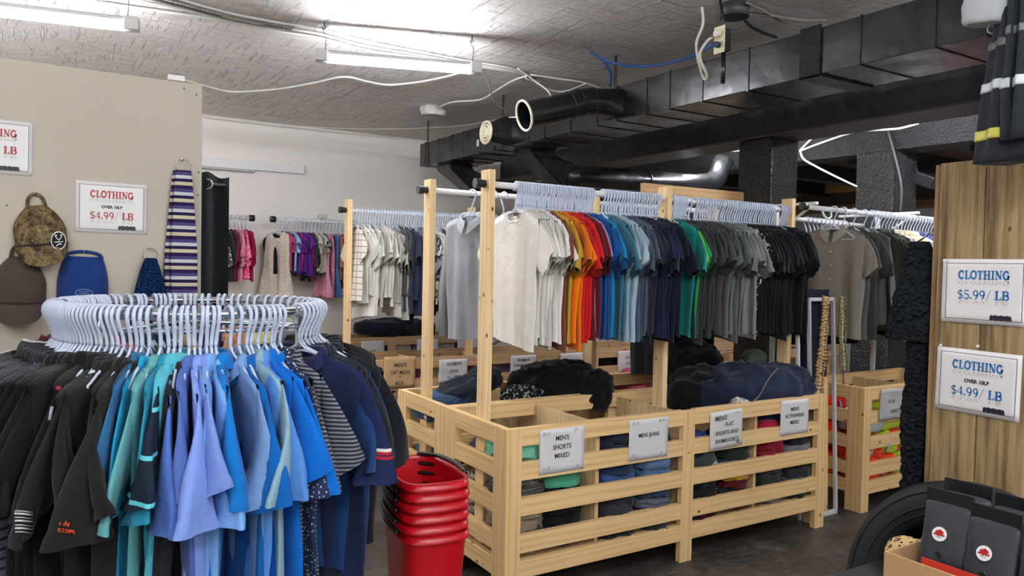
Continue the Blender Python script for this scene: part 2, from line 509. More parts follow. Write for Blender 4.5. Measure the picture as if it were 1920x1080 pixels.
# ================================================================== ducts, beams, columns
BG, BB = black_gloss(False), black_gloss(True)
struct(box('beam_main', (4.8, -3.2, 2.73), (5.14, 8.1, 3.08), BG, None, .006))
struct(box('trim_10', (4.78, -3.2, 2.715), (5.16, 8.1, 2.73), plain('#4a3f3c', .5), None, .002))
struct(box('beam_second', (6.1, -3.2, 2.715), (6.42, 8.1, 3.08), BB, None, .01))
for i, (x, y, wd, d, zt) in enumerate(((4.81, 4.0, .32, .33, 2.715), (6.1, 3.79, .34, .36, 2.72))):
    c = box('column_%d' % (i + 1), (x, y, 0), (x + wd, y + d, zt), BB, None, .02); struct(c)
struct(box('column_3', (6.46, 3.9, 0), (6.56, 4.02, 2.86), BG, None, .01))

XD0, XD1, ZD0, ZD1 = 3.29, 3.73, 2.66, 2.89
d = empty('air_duct', (XD0, 7.17, ZD0), 'long black rectangular air duct hanging under the ceiling', 'duct')
bm = bmesh.new(); box_bm(bm, (0, -9.4, 0), (XD1 - XD0, 0, ZD1 - ZD0), .004); link('duct_run', finish(bm, 'duct_run', False), BG, d)
rr = random.Random(3); y = -.13
while y > -6.8:
    bm = bmesh.new(); t = .006 if rr.random() < .7 else .012; e = .005
    for lo, hi in (((-e, y - t, -e), (XD1 - XD0 + e, y, 0)), ((-e, y - t, 0), (0, y, ZD1 - ZD0 + e)), ((0, y - t, ZD1 - ZD0), (XD1 - XD0 + e, y, ZD1 - ZD0 + e)), ((XD1 - XD0, y - t, -e), (XD1 - XD0 + e, y, ZD1 - ZD0))): box_bm(bm, lo, hi)
    link('seam', finish(bm, 'seam', False), BG, d); y -= rr.uniform(.2, .36)
bm = bmesh.new(); box_bm(bm, (-.012, -4.72, -.012), (.0, -4.6, .245), .003); box_bm(bm, (-.012, -4.72, -.012), (.44, -4.6, 0), .003); link('tape_wrap', finish(bm, 'tape_wrap', False), black_gloss(True), d)
for (y, lab) in ((6.98, 'far end'), (5.52, 'round vent'), (4.05, 'round branch pipe')):
    s = box('duct_strap', (XD0 - .006, y - .014, 2.64), (XD0 - .002, y + .014, ZC), plain('#222325', .4), None, .0005); tag(s, 'dark metal strap holding the duct near its ' + lab, 'strap', 'duct straps')
box('paint_chip', (-.004, -1.24, .06), (.001, -1.2, .12), plain('#bdbdbd', .6), d, .001)

# round branch pipe with an open pale collar
b = empty('branch_pipe', (XD0, 4.06, 2.775), 'thick round black pipe with a pale ring on its open end, branching off the duct', 'pipe')
bm = bmesh.new(); n = 28
P = smooth_pts([(0, 0, 0), (-.12, 0, .0), (-.24, .01, -.012), (-.36, .02, -.05), (-.5, .03, -.095), (-.69, .045, -.15)], 5)
rings = []
for i, p in enumerate(P):
    f = min(1, i / 6.0)
    t = (P[min(i + 1, len(P) - 1)] - P[max(0, i - 1)]).normalized(); u = Vector((0, 1, 0)); v = t.cross(u).normalized(); L = []
    for k in range(n):
        a = 2 * pi * k / n; q = .095 / max(abs(cos(a)), abs(sin(a))); r = (q if q < .134 else .134) * (1 - f) + .09 * f
        L.append(bm.verts.new(p + u * r * cos(a) + v * r * sin(a)))
    rings.append(L)
for A, B in zip(rings, rings[1:]):
    for k in range(n): bm.faces.new((A[k], A[(k + 1) % n], B[(k + 1) % n], B[k]))
link('pipe_body', finish(bm, 'pipe_body'), BG, b)
end = P[-1]; tdir = (P[-1] - P[-2]).normalized()
def ring_on(name, parent, c, axis, R, r, mat, n=32):
    axis = Vector(axis).normalized(); u = axis.orthogonal().normalized(); v = axis.cross(u)
    return tube(name, [Vector(c) + R * (u * cos(2 * pi * k / n) + v * sin(2 * pi * k / n)) for k in range(n)], r, mat, parent, 8, True, c)
ring_on('end_ring', b, end, tdir, .094, .008, plain('#d8d0bb', .6))
for i in (8, 12, 15): ring_on('seam', b, P[i], (P[i + 1] - P[i - 1]), .091, .004, BG)
bm = bmesh.new(); cyl_bm(bm, (0, 0, 0), .087, .004, 'z', 28); o = link('damper_plate', finish(bm, 'damper'), plain('#0c0c0d', .8), b, end - tdir * .1); o.rotation_euler = tdir.to_track_quat('Z', 'Y').to_euler()

# ceiling vent on a black boot
v = empty('vent', (XD0, 5.5, 2.785), 'small round cream vent on a black funnel at the duct side', 'vent')
bm = bmesh.new(); prof = [(0, .12, 1), (-.03, .12, 1), (-.14, .075, 0), (-.17, .075, 0)]; rings = []
for x, r, sq in prof:
    rings.append([bm.verts.new((x, (r * (min(1.25, 1 / max(abs(cos(2 * pi * k / 24)), abs(sin(2 * pi * k / 24)))) if sq else 1)) * cos(2 * pi * k / 24), (r * (min(1.25, 1 / max(abs(cos(2 * pi * k / 24)), abs(sin(2 * pi * k / 24)))) if sq else 1)) * sin(2 * pi * k / 24) - (0 if sq else .02))) for k in range(24)])
for A, B in zip(rings, rings[1:]):
    for k in range(24): bm.faces.new((A[k], A[(k + 1) % 24], B[(k + 1) % 24], B[k]))
link('funnel', finish(bm, 'funnel'), BG, v)
bm = bmesh.new(); CR = plain('#d9cfb4', .5)
for R, r, x in ((.088, .012, -.175), (.062, .009, -.18), (.04, .008, -.185)):
    tube_bm(bm, [(x, R * cos(2 * pi * k / 28), R * sin(2 * pi * k / 28) - .02) for k in range(28)], r, 8, True)
link('cover_rings', finish(bm, 'cover_rings'), CR, v)
cyl('vent_cone', (-.2, 0, -.02), .03, .03, 'x', CR, v, 20, .036)
cyl('back_plate', (-.172, 0, -.02), .085, .006, 'x', plain('#8b8069', .7), v, 28)

# pipes dropping from the duct and running right
for nm, lab, Y, x0, x1, zp, r in (('round_pipe', 'round black pipe running right from a boot under the duct, above the front rail', 5.5, 3.6, 5.9, 2.49, .1), ('round_pipe', 'round black pipe behind, dropping at the far end of the duct', 6.8, 3.5, 5.9, 2.47, .095)):
    p = empty(nm, (x0, Y, zp), lab, 'pipe', 'black pipes under the duct')
    bm = bmesh.new(); h = ZD0 - zp
    tube_bm(bm, smooth_pts([(.3, 0, -.02), (.9, 0, -.0), (1.6, 0, .015), (x1 - x0 - .35, 0, .03), (x1 - x0 - .12, 0, .09), (x1 - x0, 0, .3)], 4), r, 20); link('pipe_run', finish(bm, 'pipe_run'), BG, p)
    bm = bmesh.new(); A = [(-.13, -.15, h), (.13, -.15, h), (.13, .15, h), (-.13, .15, h)]; B = [(-.13, -.15, h - .05), (.13, -.15, h - .05), (.13, .15, h - .05), (-.13, .15, h - .05)]
    Cc = [(.24, -.1, -.13), (.36, -.1, .08), (.36, .1, .08), (.24, .1, -.13)]
    L = [[bm.verts.new(q) for q in Q] for Q in (A, B, Cc)]
    for a, c in zip(L, L[1:]):
        for k in range(4): bm.faces.new((a[k], a[(k + 1) % 4], c[(k + 1) % 4], c[k]))
    bm.faces.new(L[0]); bm.faces.new(L[-1]); bmesh.ops.bevel(bm, geom=bm.edges[:], offset=.012, segments=2, affect='EDGES'); link('elbow', finish(bm, 'elbow', False), BG, p)
    ring_on('coupling', p, (1.25, 0, .006), (1, 0, .02), r + .002, .006, BG)

h = box('header_board', (3.75, 4.26, 2.205), (4.81, 4.3, 2.3), pine(0, '#cda674', '#b98d58'), None, .003); tag(h, 'tan wooden board running from the middle post to the black column', 'board')

# ================================================================== bins
RT = [.876, .704, .527, .341, .214]


def make_bin(label, x0, x1, y0, y1, divs, mids, extra_sides=True, rails_back=True, tone=('#ecc88f', '#d9b074'), z=RT):
    t = empty('slatted_bin', (x0, y0, 0), label, 'wooden bin', 'slatted pine clothing bins')
    X, Y, Zm = pine(0, *tone), pine(1, *tone), pine(2, *tone); W, D = x1 - x0, y1 - y0

    def B(nm, lo, hi, m): return box(nm, lo, hi, m, t, .0025)
    for cx in (0, 1):
        for cy in (0, 1):
            bm = bmesh.new(); c = Vector((0 if not cx else W, 0 if not cy else D, RT[0] / 2)); sx = 1 if not cx else -1; sy = 1 if not cy else -1
            for a, b_ in (((0, 0), (.089, .038)), ((0, .0385), (.038, .1275))):
                lo = Vector((min(a[0] * sx, b_[0] * sx), min(a[1] * sy, b_[1] * sy), -RT[0] / 2)); hi = Vector((max(a[0] * sx, b_[0] * sx), max(a[1] * sy, b_[1] * sy), RT[0] / 2)); box_bm(bm, lo, hi, .0025)
            link('corner_post', finish(bm, 'corner_post', False), Zm, t, c)
    for m in mids: B('post', (m - x0 - .0445, 0, 0), (m - x0 + .0445, .038, RT[0] - .006), Zm)
    xs = [.089] + [v for m in mids for v in (m - x0 - .0445, m - x0 + .0445)] + [W - .089]
    for zt in z:
        for a, b_ in zip(xs[::2], xs[1::2]):
            B('rail', (a, .001, zt - .089), (b_, .037, zt), X)
        if rails_back: B('rail', (.089, D - .037, zt - .089), (W - .089, D - .001, zt), X)
        for xx in ((.001, .037), (W - .037, W - .001)): B('rail', (xx[0], .1275, zt - .089), (xx[1], D - .1275, zt), Y)
    for dx in divs:
        B('divider', (dx - x0 - .011, .04, .21), (dx - x0 + .011, D - .04, .85), pine(2, '#d8bd90', '#c9a878'))
    B('floor_panel', (.04, .04, .185), (W - .04, D - .04, .212), pine(0, '#cfae7c', '#b9935c'))
    return t


X0, X1 = 1.922, 4.379
make_bin("front slatted pine bin of men's shorts and jeans", X0, X1, 3.126, 3.80, (2.515, 3.14, 3.745), (3.14,))
make_bin('pine bin standing back to back behind the front bin', X0, X1, 3.802, 4.46, (2.6, 3.3), (3.14,))
make_bin("pine bin of women's casual pants in the second row", 2.1, 4.44, 5.83, 6.42, (2.75, 3.4), (3.3,), True, True, ('#cba981', '#b38d5f'))
make_bin("pine bin to the right of the women's casual pants bin", 4.52, 8.4, 5.83, 6.42, (5.2, 5.9), (5.7,), True, True, ('#cba981', '#b38d5f'))
make_bin('pine bin against the back wall under the pink clothes', 2.5, 4.4, 7.6, 8.06, (3.1, 3.7), (3.2,), True, True, ('#c4a47c', '#ad8a60'))
make_bin('pine bin of orange and lime high-visibility wear beside the white frame', 4.845, 6.2, 3.17, 3.74, (5.5,), (), True, True)
make_bin('empty looking pine bin behind the high-visibility bin', 4.9, 6.6, 4.6, 5.2, (5.7,), (), True, True, ('#c4a47c', '#ad8a60'))


# rail posts and rails
def rail_row(label, xs, ypost, ztop, yb, zb, x_end, cap_x):
    t = empty('clothes_rail', (xs[0], yb, zb), label, 'clothes rail', 'overhead clothes rails')
    z = pine(2, '#eed09e', '#ddb67f')
    for x in xs: box('post', (x - xs[0], ypost - yb, .215 - zb), (x - xs[0] + .038, ypost - yb + .089, ztop - zb), z, t, .0025)
    tube('rail', [(cap_x - xs[0] + .03, 0, 0), (x_end - xs[0], 0, 0)], .0165, WHITEPAINT, t, 16)
    for x in ((cap_x - xs[0]), ):
        bm = bmesh.new(); cyl_bm(bm, (0, 0, 0), .026, .03, 'x', 20); cyl_bm(bm, (.03, 0, 0), .021, .03, 'x', 20); link('end_cap', finish(bm, 'end_cap', False), BLACKPLAS, t, (x, 0, 0))
    return t


RBY, RBZ = 3.465, 2.097
rail_row('front overhead clothes rail with rainbow of T-shirts', (1.962, 3.2, 4.338), 3.42, 2.17, RBY, RBZ, 4.345, 1.902)
RAY, RAZ = 4.165, 2.115
rail_row('second overhead clothes rail holding the grey hoodie', (1.962, 3.2, 4.338), 4.12, 2.178, RAY, RAZ, 4.345, 1.902)
R2Y, R2Z = 6.1, 2.1
rail_row("women's overhead clothes rail with white blouses at the back", (2.142, 3.3, 4.4), 6.055, 2.19, R2Y, R2Z, 4.42, 2.08)

# wall rails of the children's clothes
for x0, x1, cx, lab in ((1.0, 1.76, 1.745, 'left wall-mounted rail with pink jackets'), (1.96, 3.4, 1.95, "right wall-mounted rail with children's clothes")):
    t = empty('wall_rail', (x0, 7.8, 2.085), lab, 'clothes rail', 'rails on the back wall')
    tube('rail', [(0, 0, 0), (x1 - x0, 0, 0)], .014, WHITEPAINT, t, 12)
    cyl('end_cap', (cx - x0, 0, 0), .032, .05, 'x', BLACKPLAS, t, 16)
    for bx in (.4, x1 - x0 - .35): box('bracket', (bx, 0, -.012), (bx + .03, .3, .012), WHITEPAINT, t, .002)
c = box('ceiling_clip', (2.44, 7.76, 2.115), (2.53, 7.84, 2.16), plain('#bdbdbb', .6), None, .01); c.name = 'plastic_clip'; tag(c, "pale plastic clip on top of the children's rail", 'clip')

# right double rack
t = empty('double_rack', (4.5, 3.45, 0), 'white double-rail garment rack behind the white frame', 'clothes rack')
tube('rail', [(.02, 0, 2.125), (1.75, 0, 2.1)], .0175, WHITEPAINT, t, 16)
tube('rail', [(.66, .62, 2.1), (1.85, .62, 2.08)], .0175, WHITEPAINT, t, 16)
cyl('end_cap', (-.025, 0, 2.126), .026, .05, 'x', BLACKPLAS, t, 18)
for x in (.1, 1.35):
    box('cross_arm', (x, -.02, 2.145), (x + .03, .68, 2.165), WHITEPAINT, t, .002)
    box('post', (x, .31, 0), (x + .03, .34, 2.15), WHITEPAINT, t, .002)
    tube('brace', [(x + .015, .325, 1.95), (x + .015, .02, 2.14)], .01, WHITEPAINT, t, 8)
    box('foot', (x, .3, 0), (x + .03, .66, .03), WHITEPAINT, t, .002)
tube('rail_hook', [(.2, 0, 2.11), (.21, -.01, 2.07), (.25, -.012, 2.05), (.29, -.01, 2.07), (.3, 0, 2.11)], .007, WHITEPAINT, t, 8)

# round rack
RC = Vector((.471, 2.96)); RR = .44; RZ = 1.504
t = empty('round_rack', (RC.x, RC.y, 0), 'round chrome garment rack crowded with black and blue polo shirts', 'clothes rack')
n = 96
tube('ring', [(RR * cos(2 * pi * k / n), RR * sin(2 * pi * k / n), RZ) for k in range(n)], .0145, CHROME, t, 12, True, (0, 0, RZ))
tube('ring', [((RR - .02) * cos(2 * pi * k / n), (RR - .02) * sin(2 * pi * k / n), RZ - .055) for k in range(n)], .008, CHROME, t, 10, True, (0, 0, RZ - .055))
for k in range(4):
    a = pi / 4 + k * pi / 2
    tube('leg', [((RR - .02) * cos(a), (RR - .02) * sin(a), RZ - .02), ((RR - .02) * cos(a), (RR - .02) * sin(a), .0)], .0125, CHROME, t, 10)
for k in range(2):
    a = pi / 4 + k * pi / 2; tube('cross_bar', [((RR - .02) * cos(a), (RR - .02) * sin(a), RZ - .055), (-(RR - .02) * cos(a), -(RR - .02) * sin(a), RZ - .055)], .008, CHROME, t, 8)

# ================================================================== garments
def hanger_mesh(wide=.16, r=.0045):
    bm = bmesh.new()
    hook = [(-.026, 0, -.02), (-.0285, 0, -.002), (-.02, 0, .0165), (0, 0, .0245), (.019, 0, .018), (.0285, 0, 0), (.026, 0, -.022), (.013, 0, -.05), (.003, 0, -.075), (0, 0, -.1)]
    tube_bm(bm, smooth_pts(hook, 3), r * 1.05, 7, flat=1.35)
    a = []
    for x, z in ((0, -.1), (.025, -.128), (.1, -.158), (wide - .015, -.19), (wide, -.2), (wide - .004, -.21), (wide - .03, -.213), (0, -.213)): a.append((x, 0, z))
    loop = smooth_pts(a, 3) + [Vector((-p.x, 0, p.z)) for p in smooth_pts(a, 3)[::-1][1:-1]]
    tube_bm(bm, loop, r, 6, True)
    tube_bm(bm, smooth_pts([(-.1, 0, -.16), (-.05, 0, -.142), (0, 0, -.137), (.05, 0, -.142), (.1, 0, -.16)], 3), r * .7, 6)
    return finish(bm, 'hanger')


HANGER = hanger_mesh(); HANGER_S = hanger_mesh(.12, .004)


def shoulder(x): return -.107 - .30 * abs(x) - .28 * max(0, abs(x) - .17)


def body_mesh(rs, half=.215, length=.70, thick=.03, fold=.014, hem=.95, neck=.08, scoop=.075, flare=0.0):
    NU, NV = 30, 20; bm = bmesh.new(); k1, k2 = rs.uniform(22, 34), rs.uniform(44, 66); p1, p2, p3 = (rs.uniform(0, 6.3) for _ in range(3)); skew = rs.uniform(-.025, .025); hs = rs.uniform(-.02, .02)
    V = {}
    for side in (-1, 1):
        for j in range(NV + 1):
            v = j / NV
            for i in range(NU + 1):
                u = 2 * i / NU - 1
                if side == 1 and (i in (0, NU) or (j == 0 and abs(u) * half > neck)): V[side, i, j] = V[-1, i, j]; continue
                us = sin(u * pi / 2) * .55 + u * .45
                wv = half * (1 + (hem - 1) * min(1, v * 1.6) + flare * v)
                x = us * wv + .006 * sin(9 * v + p3) * (1 if u > 0 else -1)
                zt = shoulder(us * half)
                if abs(x) < neck: zt -= (scoop if side == -1 else .012) * sqrt(max(0, 1 - (x / neck) ** 2))
                z = zt * (1 - v) + (-.107 - length + skew * us + hs * us * us) * v
                th = max(.0125 * (1 - u ** 10), thick * (1 - u ** 6) * (.45 + .55 * min(1, v * 2.2)) * .5)
                f = fold * v ** .6 * (sin(k1 * x + p1 + .8 * v) + .55 * sin(k2 * x + p2 - 1.5 * v))
                if v > .955: th += .0016
                V[side, i, j] = bm.verts.new((x, side * th + f, z))
    for side in (-1, 1):
        for j in range(NV):
            for i in range(NU):
                q = [V[side, i, j], V[side, i + 1, j], V[side, i + 1, j + 1], V[side, i, j + 1]]
                q = list(dict.fromkeys(q))
                if len(q) >= 3:
                    try: bm.faces.new(q)
                    except ValueError: pass
    return finish(bm, 'body')


def sleeve_mesh(rs, s, half=.215, L=.23, L2=.14, ang=58, ang2=52, thick=.05, flop=0.0, arm=.2, twist=0.0):
    bm = bmesh.new(); N = 14; n = 18; a1, a2 = radians(ang + rs.uniform(-6, 6)), radians(ang2 + rs.uniform(-6, 6)); ph = rs.uniform(0, 6.3); rings = []; tw = rs.uniform(-.5, .5)
    sh = Vector((half - .012, 0, shoulder(half) + .004)); ap = Vector((half - .03, 0, shoulder(half) - arm))
    d1 = Vector((cos(a1), 0, -sin(a1))); d2 = Vector((cos(a2), 0, -sin(a2)))
    for j in range(N + 1):
        q = j / N
        top = sh + d1 * (L * q) + Vector((.018 * sin(pi * q), 0, 0)); bot = ap + d2 * (L2 * q)
        c = (top + bot) / 2; m = (top - bot) / 2; th = thick * (.22 + .78 * min(1, q * 1.7)) / 2
        y0 = flop * q ** 1.4; ring = []
        for k in range(n):
            t = 2 * pi * k / n; cc, ss = cos(t), sin(t)
            e = .8; px = (1 if cc > 0 else -1) * abs(cc) ** e; py = (1 if ss > 0 else -1) * abs(ss) ** e
            wv_ = .007 * q * sin(5 * px + ph + 7 * q); ta = twist * q ** 1.3; mx, my = m.x * px, th * py + wv_
            p = c + Vector((mx * cos(ta) - my * sin(ta), mx * sin(ta) + my * cos(ta) + y0, m.z * px))
            if .84 < q < .9: p -= (p - c) * .03
            if j == N: p = c + (p - c) * .97
            ring.append(bm.verts.new((s * p.x, p.y, p.z)))
        rings.append(ring)
    for A, B in zip(rings, rings[1:]):
        for k in range(n): bm.faces.new((A[k], A[(k + 1) % n], B[(k + 1) % n], B[k]))
    inner = [bm.verts.new(v.co * .94 + Vector((0, 0, -.0))) for v in rings[-3]]; inner = []
    return finish(bm, 'sleeve')


def crew_mesh(neck=.08, scoop=.075):
    bm = bmesh.new(); P = []
    for k in range(29):
        a = 2 * pi * k / 28; x = neck * cos(a); sc = scoop if sin(a) < 0 else .012
        P.append((x, -.010 * (1 if sin(a) < 0 else -1) * abs(sin(a)) ** .5, shoulder(x) - sc * sqrt(max(0, 1 - (x / neck) ** 2)) + .002))
    tube_bm(bm, P[:-1], .0075, 6, True, flat=.55); return finish(bm, 'collar')


def polo_collar_mesh(rs):
    bm = bmesh.new(); n = 26; rows = []
    for off, up, w in ((-.004, -.02, 0), (.0, .006, 0), (.006, .014, 0), (.014, .0, 1), (.024, -.036, 1)):
        L = []
        for k in range(n + 1):
            a = -pi / 2 + .16 + (2 * pi - .32) * k / n
            ax, ay = .078 + off, .026 + off * 1.1; fr = max(0, -sin(a)); pt = .03 * fr ** 6 * w
            x = ax * cos(a); L.append(bm.verts.new((x, ay * sin(a), -.122 + up - .055 * fr ** 1.5 - pt + .004 * sin(3 * a + rs.random()))))
        rows.append(L)
    for A, B in zip(rows, rows[1:]):
        for k in range(n): bm.faces.new((A[k], A[k + 1], B[k + 1], B[k]))
    return finish(bm, 'collar')


def variants(n, seed, collar, **kw):
    out = []
    for i in range(n):
        rs = random.Random(seed * 100 + i); sl = dict(kw.get('sl', {})); bd = dict(kw.get('bd', {}))
        half = bd.get('half', .215) * rs.uniform(.94, 1.05); bd['half'] = half; bd['length'] = bd.get('length', .70) * rs.uniform(.95, 1.06); sl['half'] = half
        v = {'body': body_mesh(rs, **bd), 'sl': []}
        if kw.get('sleeves', True):
            for s in (-1, 1):
                q = dict(sl); q['flop'] = rs.uniform(-.045, .045) * kw.get('flopk', 1); q['thick'] = q.get('thick', .05) * rs.uniform(.7, 1.25); tk = kw.get('twist', .3); q['twist'] = rs.choice((-1, 1)) * rs.uniform(.25, 1) * tk; q['L'] = q.get('L', .23) * rs.uniform(.76, 1.14); v['sl'].append(sleeve_mesh(rs, s, **q))
        v['col'] = polo_collar_mesh(rs) if collar == 'polo' else crew_mesh(.08, bd.get('scoop', .075)) if collar == 'crew' else None
        out.append(v)
    return out


TEE = variants(12, 1, 'crew', sl=dict(L=.245, L2=.09, thick=.034, ang=57, ang2=76), twist=.6)
TEE1 = variants(1, 31, 'crew', bd=dict(half=.22, length=.685, fold=.007), sl=dict(L=.24, L2=.12, thick=.02, ang=42, ang2=56), twist=.02, flopk=.1)
POLO = variants(14, 2, 'polo', bd=dict(half=.225, length=.76, thick=.036, scoop=.06), sl=dict(L=.365, L2=.15, thick=.042, ang=65, ang2=80), flopk=1.3, twist=1.1)
BLOUSE = variants(6, 3, 'crew', bd=dict(half=.19, length=.62, hem=1.06, fold=.017), sl=dict(L=.22, L2=.08, thick=.036, ang=60, ang2=76), twist=.8)
LONG = variants(4, 4, 'polo', bd=dict(half=.225, length=.74, thick=.036), sl=dict(L=.6, L2=.46, thick=.06, ang=80, ang2=80, arm=.21))
KIDS = variants(5, 5, 'crew', bd=dict(half=.155, length=.5, thick=.03, neck=.06, scoop=.05), sl=dict(L=.28, L2=.22, thick=.05, ang=76, ang2=72, arm=.12))
KTEE = variants(4, 6, 'crew', bd=dict(half=.15, length=.44, thick=.03, neck=.06, scoop=.05), sl=dict(L=.12, L2=.08, thick=.045, ang=60, ang2=52, arm=.12))
DRESS = variants(3, 7, None, bd=dict(half=.13, length=.66, flare=.55, fold=.024, neck=.06, scoop=.08), sleeves=False)
COAT = variants(2, 8, 'polo', bd=dict(half=.23, length=1.05, thick=.05), sl=dict(L=.6, L2=.46, thick=.08, ang=80, ang2=80, arm=.22))
SHIRT = variants(5, 9, 'polo', bd=dict(half=.225, length=.78, thick=.03, scoop=.09), sl=dict(L=.28, L2=.1, thick=.03, ang=62, ang2=78), twist=.4)
PANTS = variants(2, 10, None, bd=dict(half=.2, length=.9, neck=.001, scoop=0.0), sleeves=False)

ONES = 'first second third fourth fifth sixth seventh eighth ninth tenth eleventh twelfth thirteenth fourteenth fifteenth sixteenth seventeenth eighteenth nineteenth'.split()
TENS = {2: 'twenty', 3: 'thirty', 4: 'forty', 5: 'fifty'}


def ordinal(n):
    if n <= 19: return ONES[n - 1]
    a, b = divmod(n, 10)
    return (TENS[a][:-1] + 'ieth') if b == 0 else TENS[a] + '-' + ONES[b - 1]


def hang(name, var, mat, loc, rotz, label, cat, group, hlabel, hgroup, hmat=None, colmat=None, hmesh=None, tilt=0.0, collar=True, sleevemat=None, drop=0.0):
    """a hanger on a rail and the garment on it: two things"""
    h = link('hanger', hmesh or HANGER, hmat or PLASTIC, None, loc); h.rotation_euler = (tilt, 0, rotz); tag(h, hlabel, 'hanger', hgroup)
    if var is None: return h, None
    g = empty(name, (loc[0], loc[1], loc[2] - drop), label, cat, group); g.rotation_euler = (tilt, 0, rotz)
    link('body', var['body'], mat, g)
    for s in var['sl']: link('sleeve', s, sleevemat or mat, g)
    if collar and var['col']: link('collar', var['col'], colmat or mat, g)
    return h, g


def runs(spec):
    """expand colour runs; each entry: (count, colour words, material, garment kind, variants[, options])"""
    out = []; cnt = {}
    for e in spec: cnt[e[1] + e[3]] = cnt.get(e[1] + e[3], 0) + e[0]
    seen = {}
    for e in spec:
        for k in range(e[0]):
            key = e[1] + e[3]; seen[key] = seen.get(key, 0) + 1
            out.append((e, ordinal(seen[key]) + ' ' if cnt[key] > 1 else '', e[5] if len(e) > 5 else {}))
    return out


def fill(spec, places, where, order, group, rs, tilt=.03, hmesh=None):
    res = []
    R = runs(spec)
    for (e, od, opt), (loc, rz) in zip(R, places):
        n, words, mat, kind, var = e[:5]
        gname = kind.replace(' ', '_').replace('-', '_').lower()
        d = f'{od}{words} {kind}'.strip()
        lab = (f'{d} {order}, {where}' if od else f'{d} hanging on {where}')
        hl = f'white hanger of the {d} on {where}'
        v = var[rs.randrange(len(var))] if var else None
        if v is None: hl = f'{od}bare white hanger {order}, {where}'
        o = dict(opt); ht = o.pop('hwords', None)
        if mat and mat.name in HEX and not o.get('colmat') and not o.get('sleevemat'): mat = cloth(shade(HEX[mat.name], (.9, 1.0, 1.07)[rs.randrange(3)]))
        if ht: hl = hl.replace('white hanger', ht + ' hanger')
        res.append(hang(gname, v, mat, loc, rz, lab, e[5].get('cat', 'shirt') if len(e) > 5 else 'shirt', group, hl, 'hangers on ' + where, hmesh=o.get('hmesh', hmesh), hmat=o.get('hmat'), colmat=o.get('colmat'), sleevemat=o.get('sleevemat'), tilt=rs.uniform(-tilt, tilt), drop=o.get('drop', rs.uniform(.002, .024) if var is POLO else 0)))
    return res


C_ = cloth
WHITE = C_('#e6e1d7'); BLACK = C_('#1d1e21'); BLACK2 = C_('#232429'); NAVY = C_('#1f2740'); CHAR = C_('#3b4040'); CHAR2 = C_('#4a4544')

# ---- front rail of T-shirts
def xs_line(x0, x1, n): return [x0 + (x1 - x0) * i / max(1, n - 1) for i in range(n)]
rs = random.Random(11)
XB = xs_line(2.155, 2.66, 33) + xs_line(2.74, 3.165, 21) + xs_line(3.275, 3.385, 8) + [3.42] + xs_line(3.47, 4.19, 33) + xs_line(4.27, 4.33, 4)
specB = [(1, 'foremost white', WHITE, 'T-shirt', TEE1), (10, 'white', WHITE, 'T-shirt', TEE), (2, 'brown', C_('#7b4c38'), 'T-shirt', TEE), (3, 'mustard yellow', C_('#bd952c'), 'T-shirt', TEE), (3, 'orange', C_('#f27d18'), 'T-shirt', TEE),
         (1, 'brick orange', C_('#b9482a'), 'T-shirt', TEE), (5, 'red', C_('#cf2022'), 'T-shirt', TEE), (2, 'maroon', C_('#701c27'), 'T-shirt', TEE), (1, 'lilac', C_('#a99bb0'), 'T-shirt', TEE), (3, 'royal blue', C_('#1c559e'), 'T-shirt', TEE), (2, 'bright blue', C_('#1b86bd'), 'T-shirt', TEE),
         (2, 'heather teal', C_('#44788a'), 'T-shirt', TEE), (4, 'pale blue', C_('#aac4cd'), 'T-shirt', TEE), (4, 'slate grey', C_('#4c5866'), 'T-shirt', TEE), (3, 'dark speckled', dotted('#2b3138', '#3c444c', 160, .3), 'T-shirt', TEE), (3, 'navy', NAVY, 'T-shirt', TEE), (1, 'navy and white trimmed', NAVY, 'T-shirt', TEE, dict(colmat=WHITE, sleevemat=banded('#1f2740', ((-.9, '#dcdad4'), (-.405, '#1f2740')))) ),
         (4, 'dark navy', C_('#1b2133'), 'T-shirt', TEE), (1, 'teal', C_('#158b80'), 'T-shirt', TEE), (1, 'lime sleeved', C_('#1c2b2a'), 'T-shirt', TEE, dict(sleevemat=C_('#bfe01e'))), (1, 'bright green', C_('#2aa85c'), 'T-shirt', TEE),
         (8, 'charcoal', CHAR, 'T-shirt', TEE), (4, 'brown-grey', CHAR2, 'T-shirt', TEE), (5, 'green-grey', C_('#666e69'), 'T-shirt', TEE), (6, 'mid grey', C_('#8a8a87'), 'T-shirt', TEE), (1, 'checked black and white', blotch('#202022', '#26262a', '#cfccc5', 55), 'T-shirt', TEE), (19, 'black', BLACK, 'T-shirt', TEE)]
sB = fill(specB, [((x, RBY, RBZ - .0), -pi / 2 + rs.uniform(-.05, .05)) for x in XB], 'the front rail', 'from the near end', 'T-shirts on the front rail', rs)
g0 = sB[0][1]
g0.scale = (1.05, 1, 1.03)
o = box('neck_label', (-.018, -.002, -.152), (.018, .001, -.132), plain('#17171a', .6), g0, .0005)
o = box('size_label', (-.01, -.003, -.163), (.01, .0, -.153), plain('#f4f2ee', .6), g0, .0005)

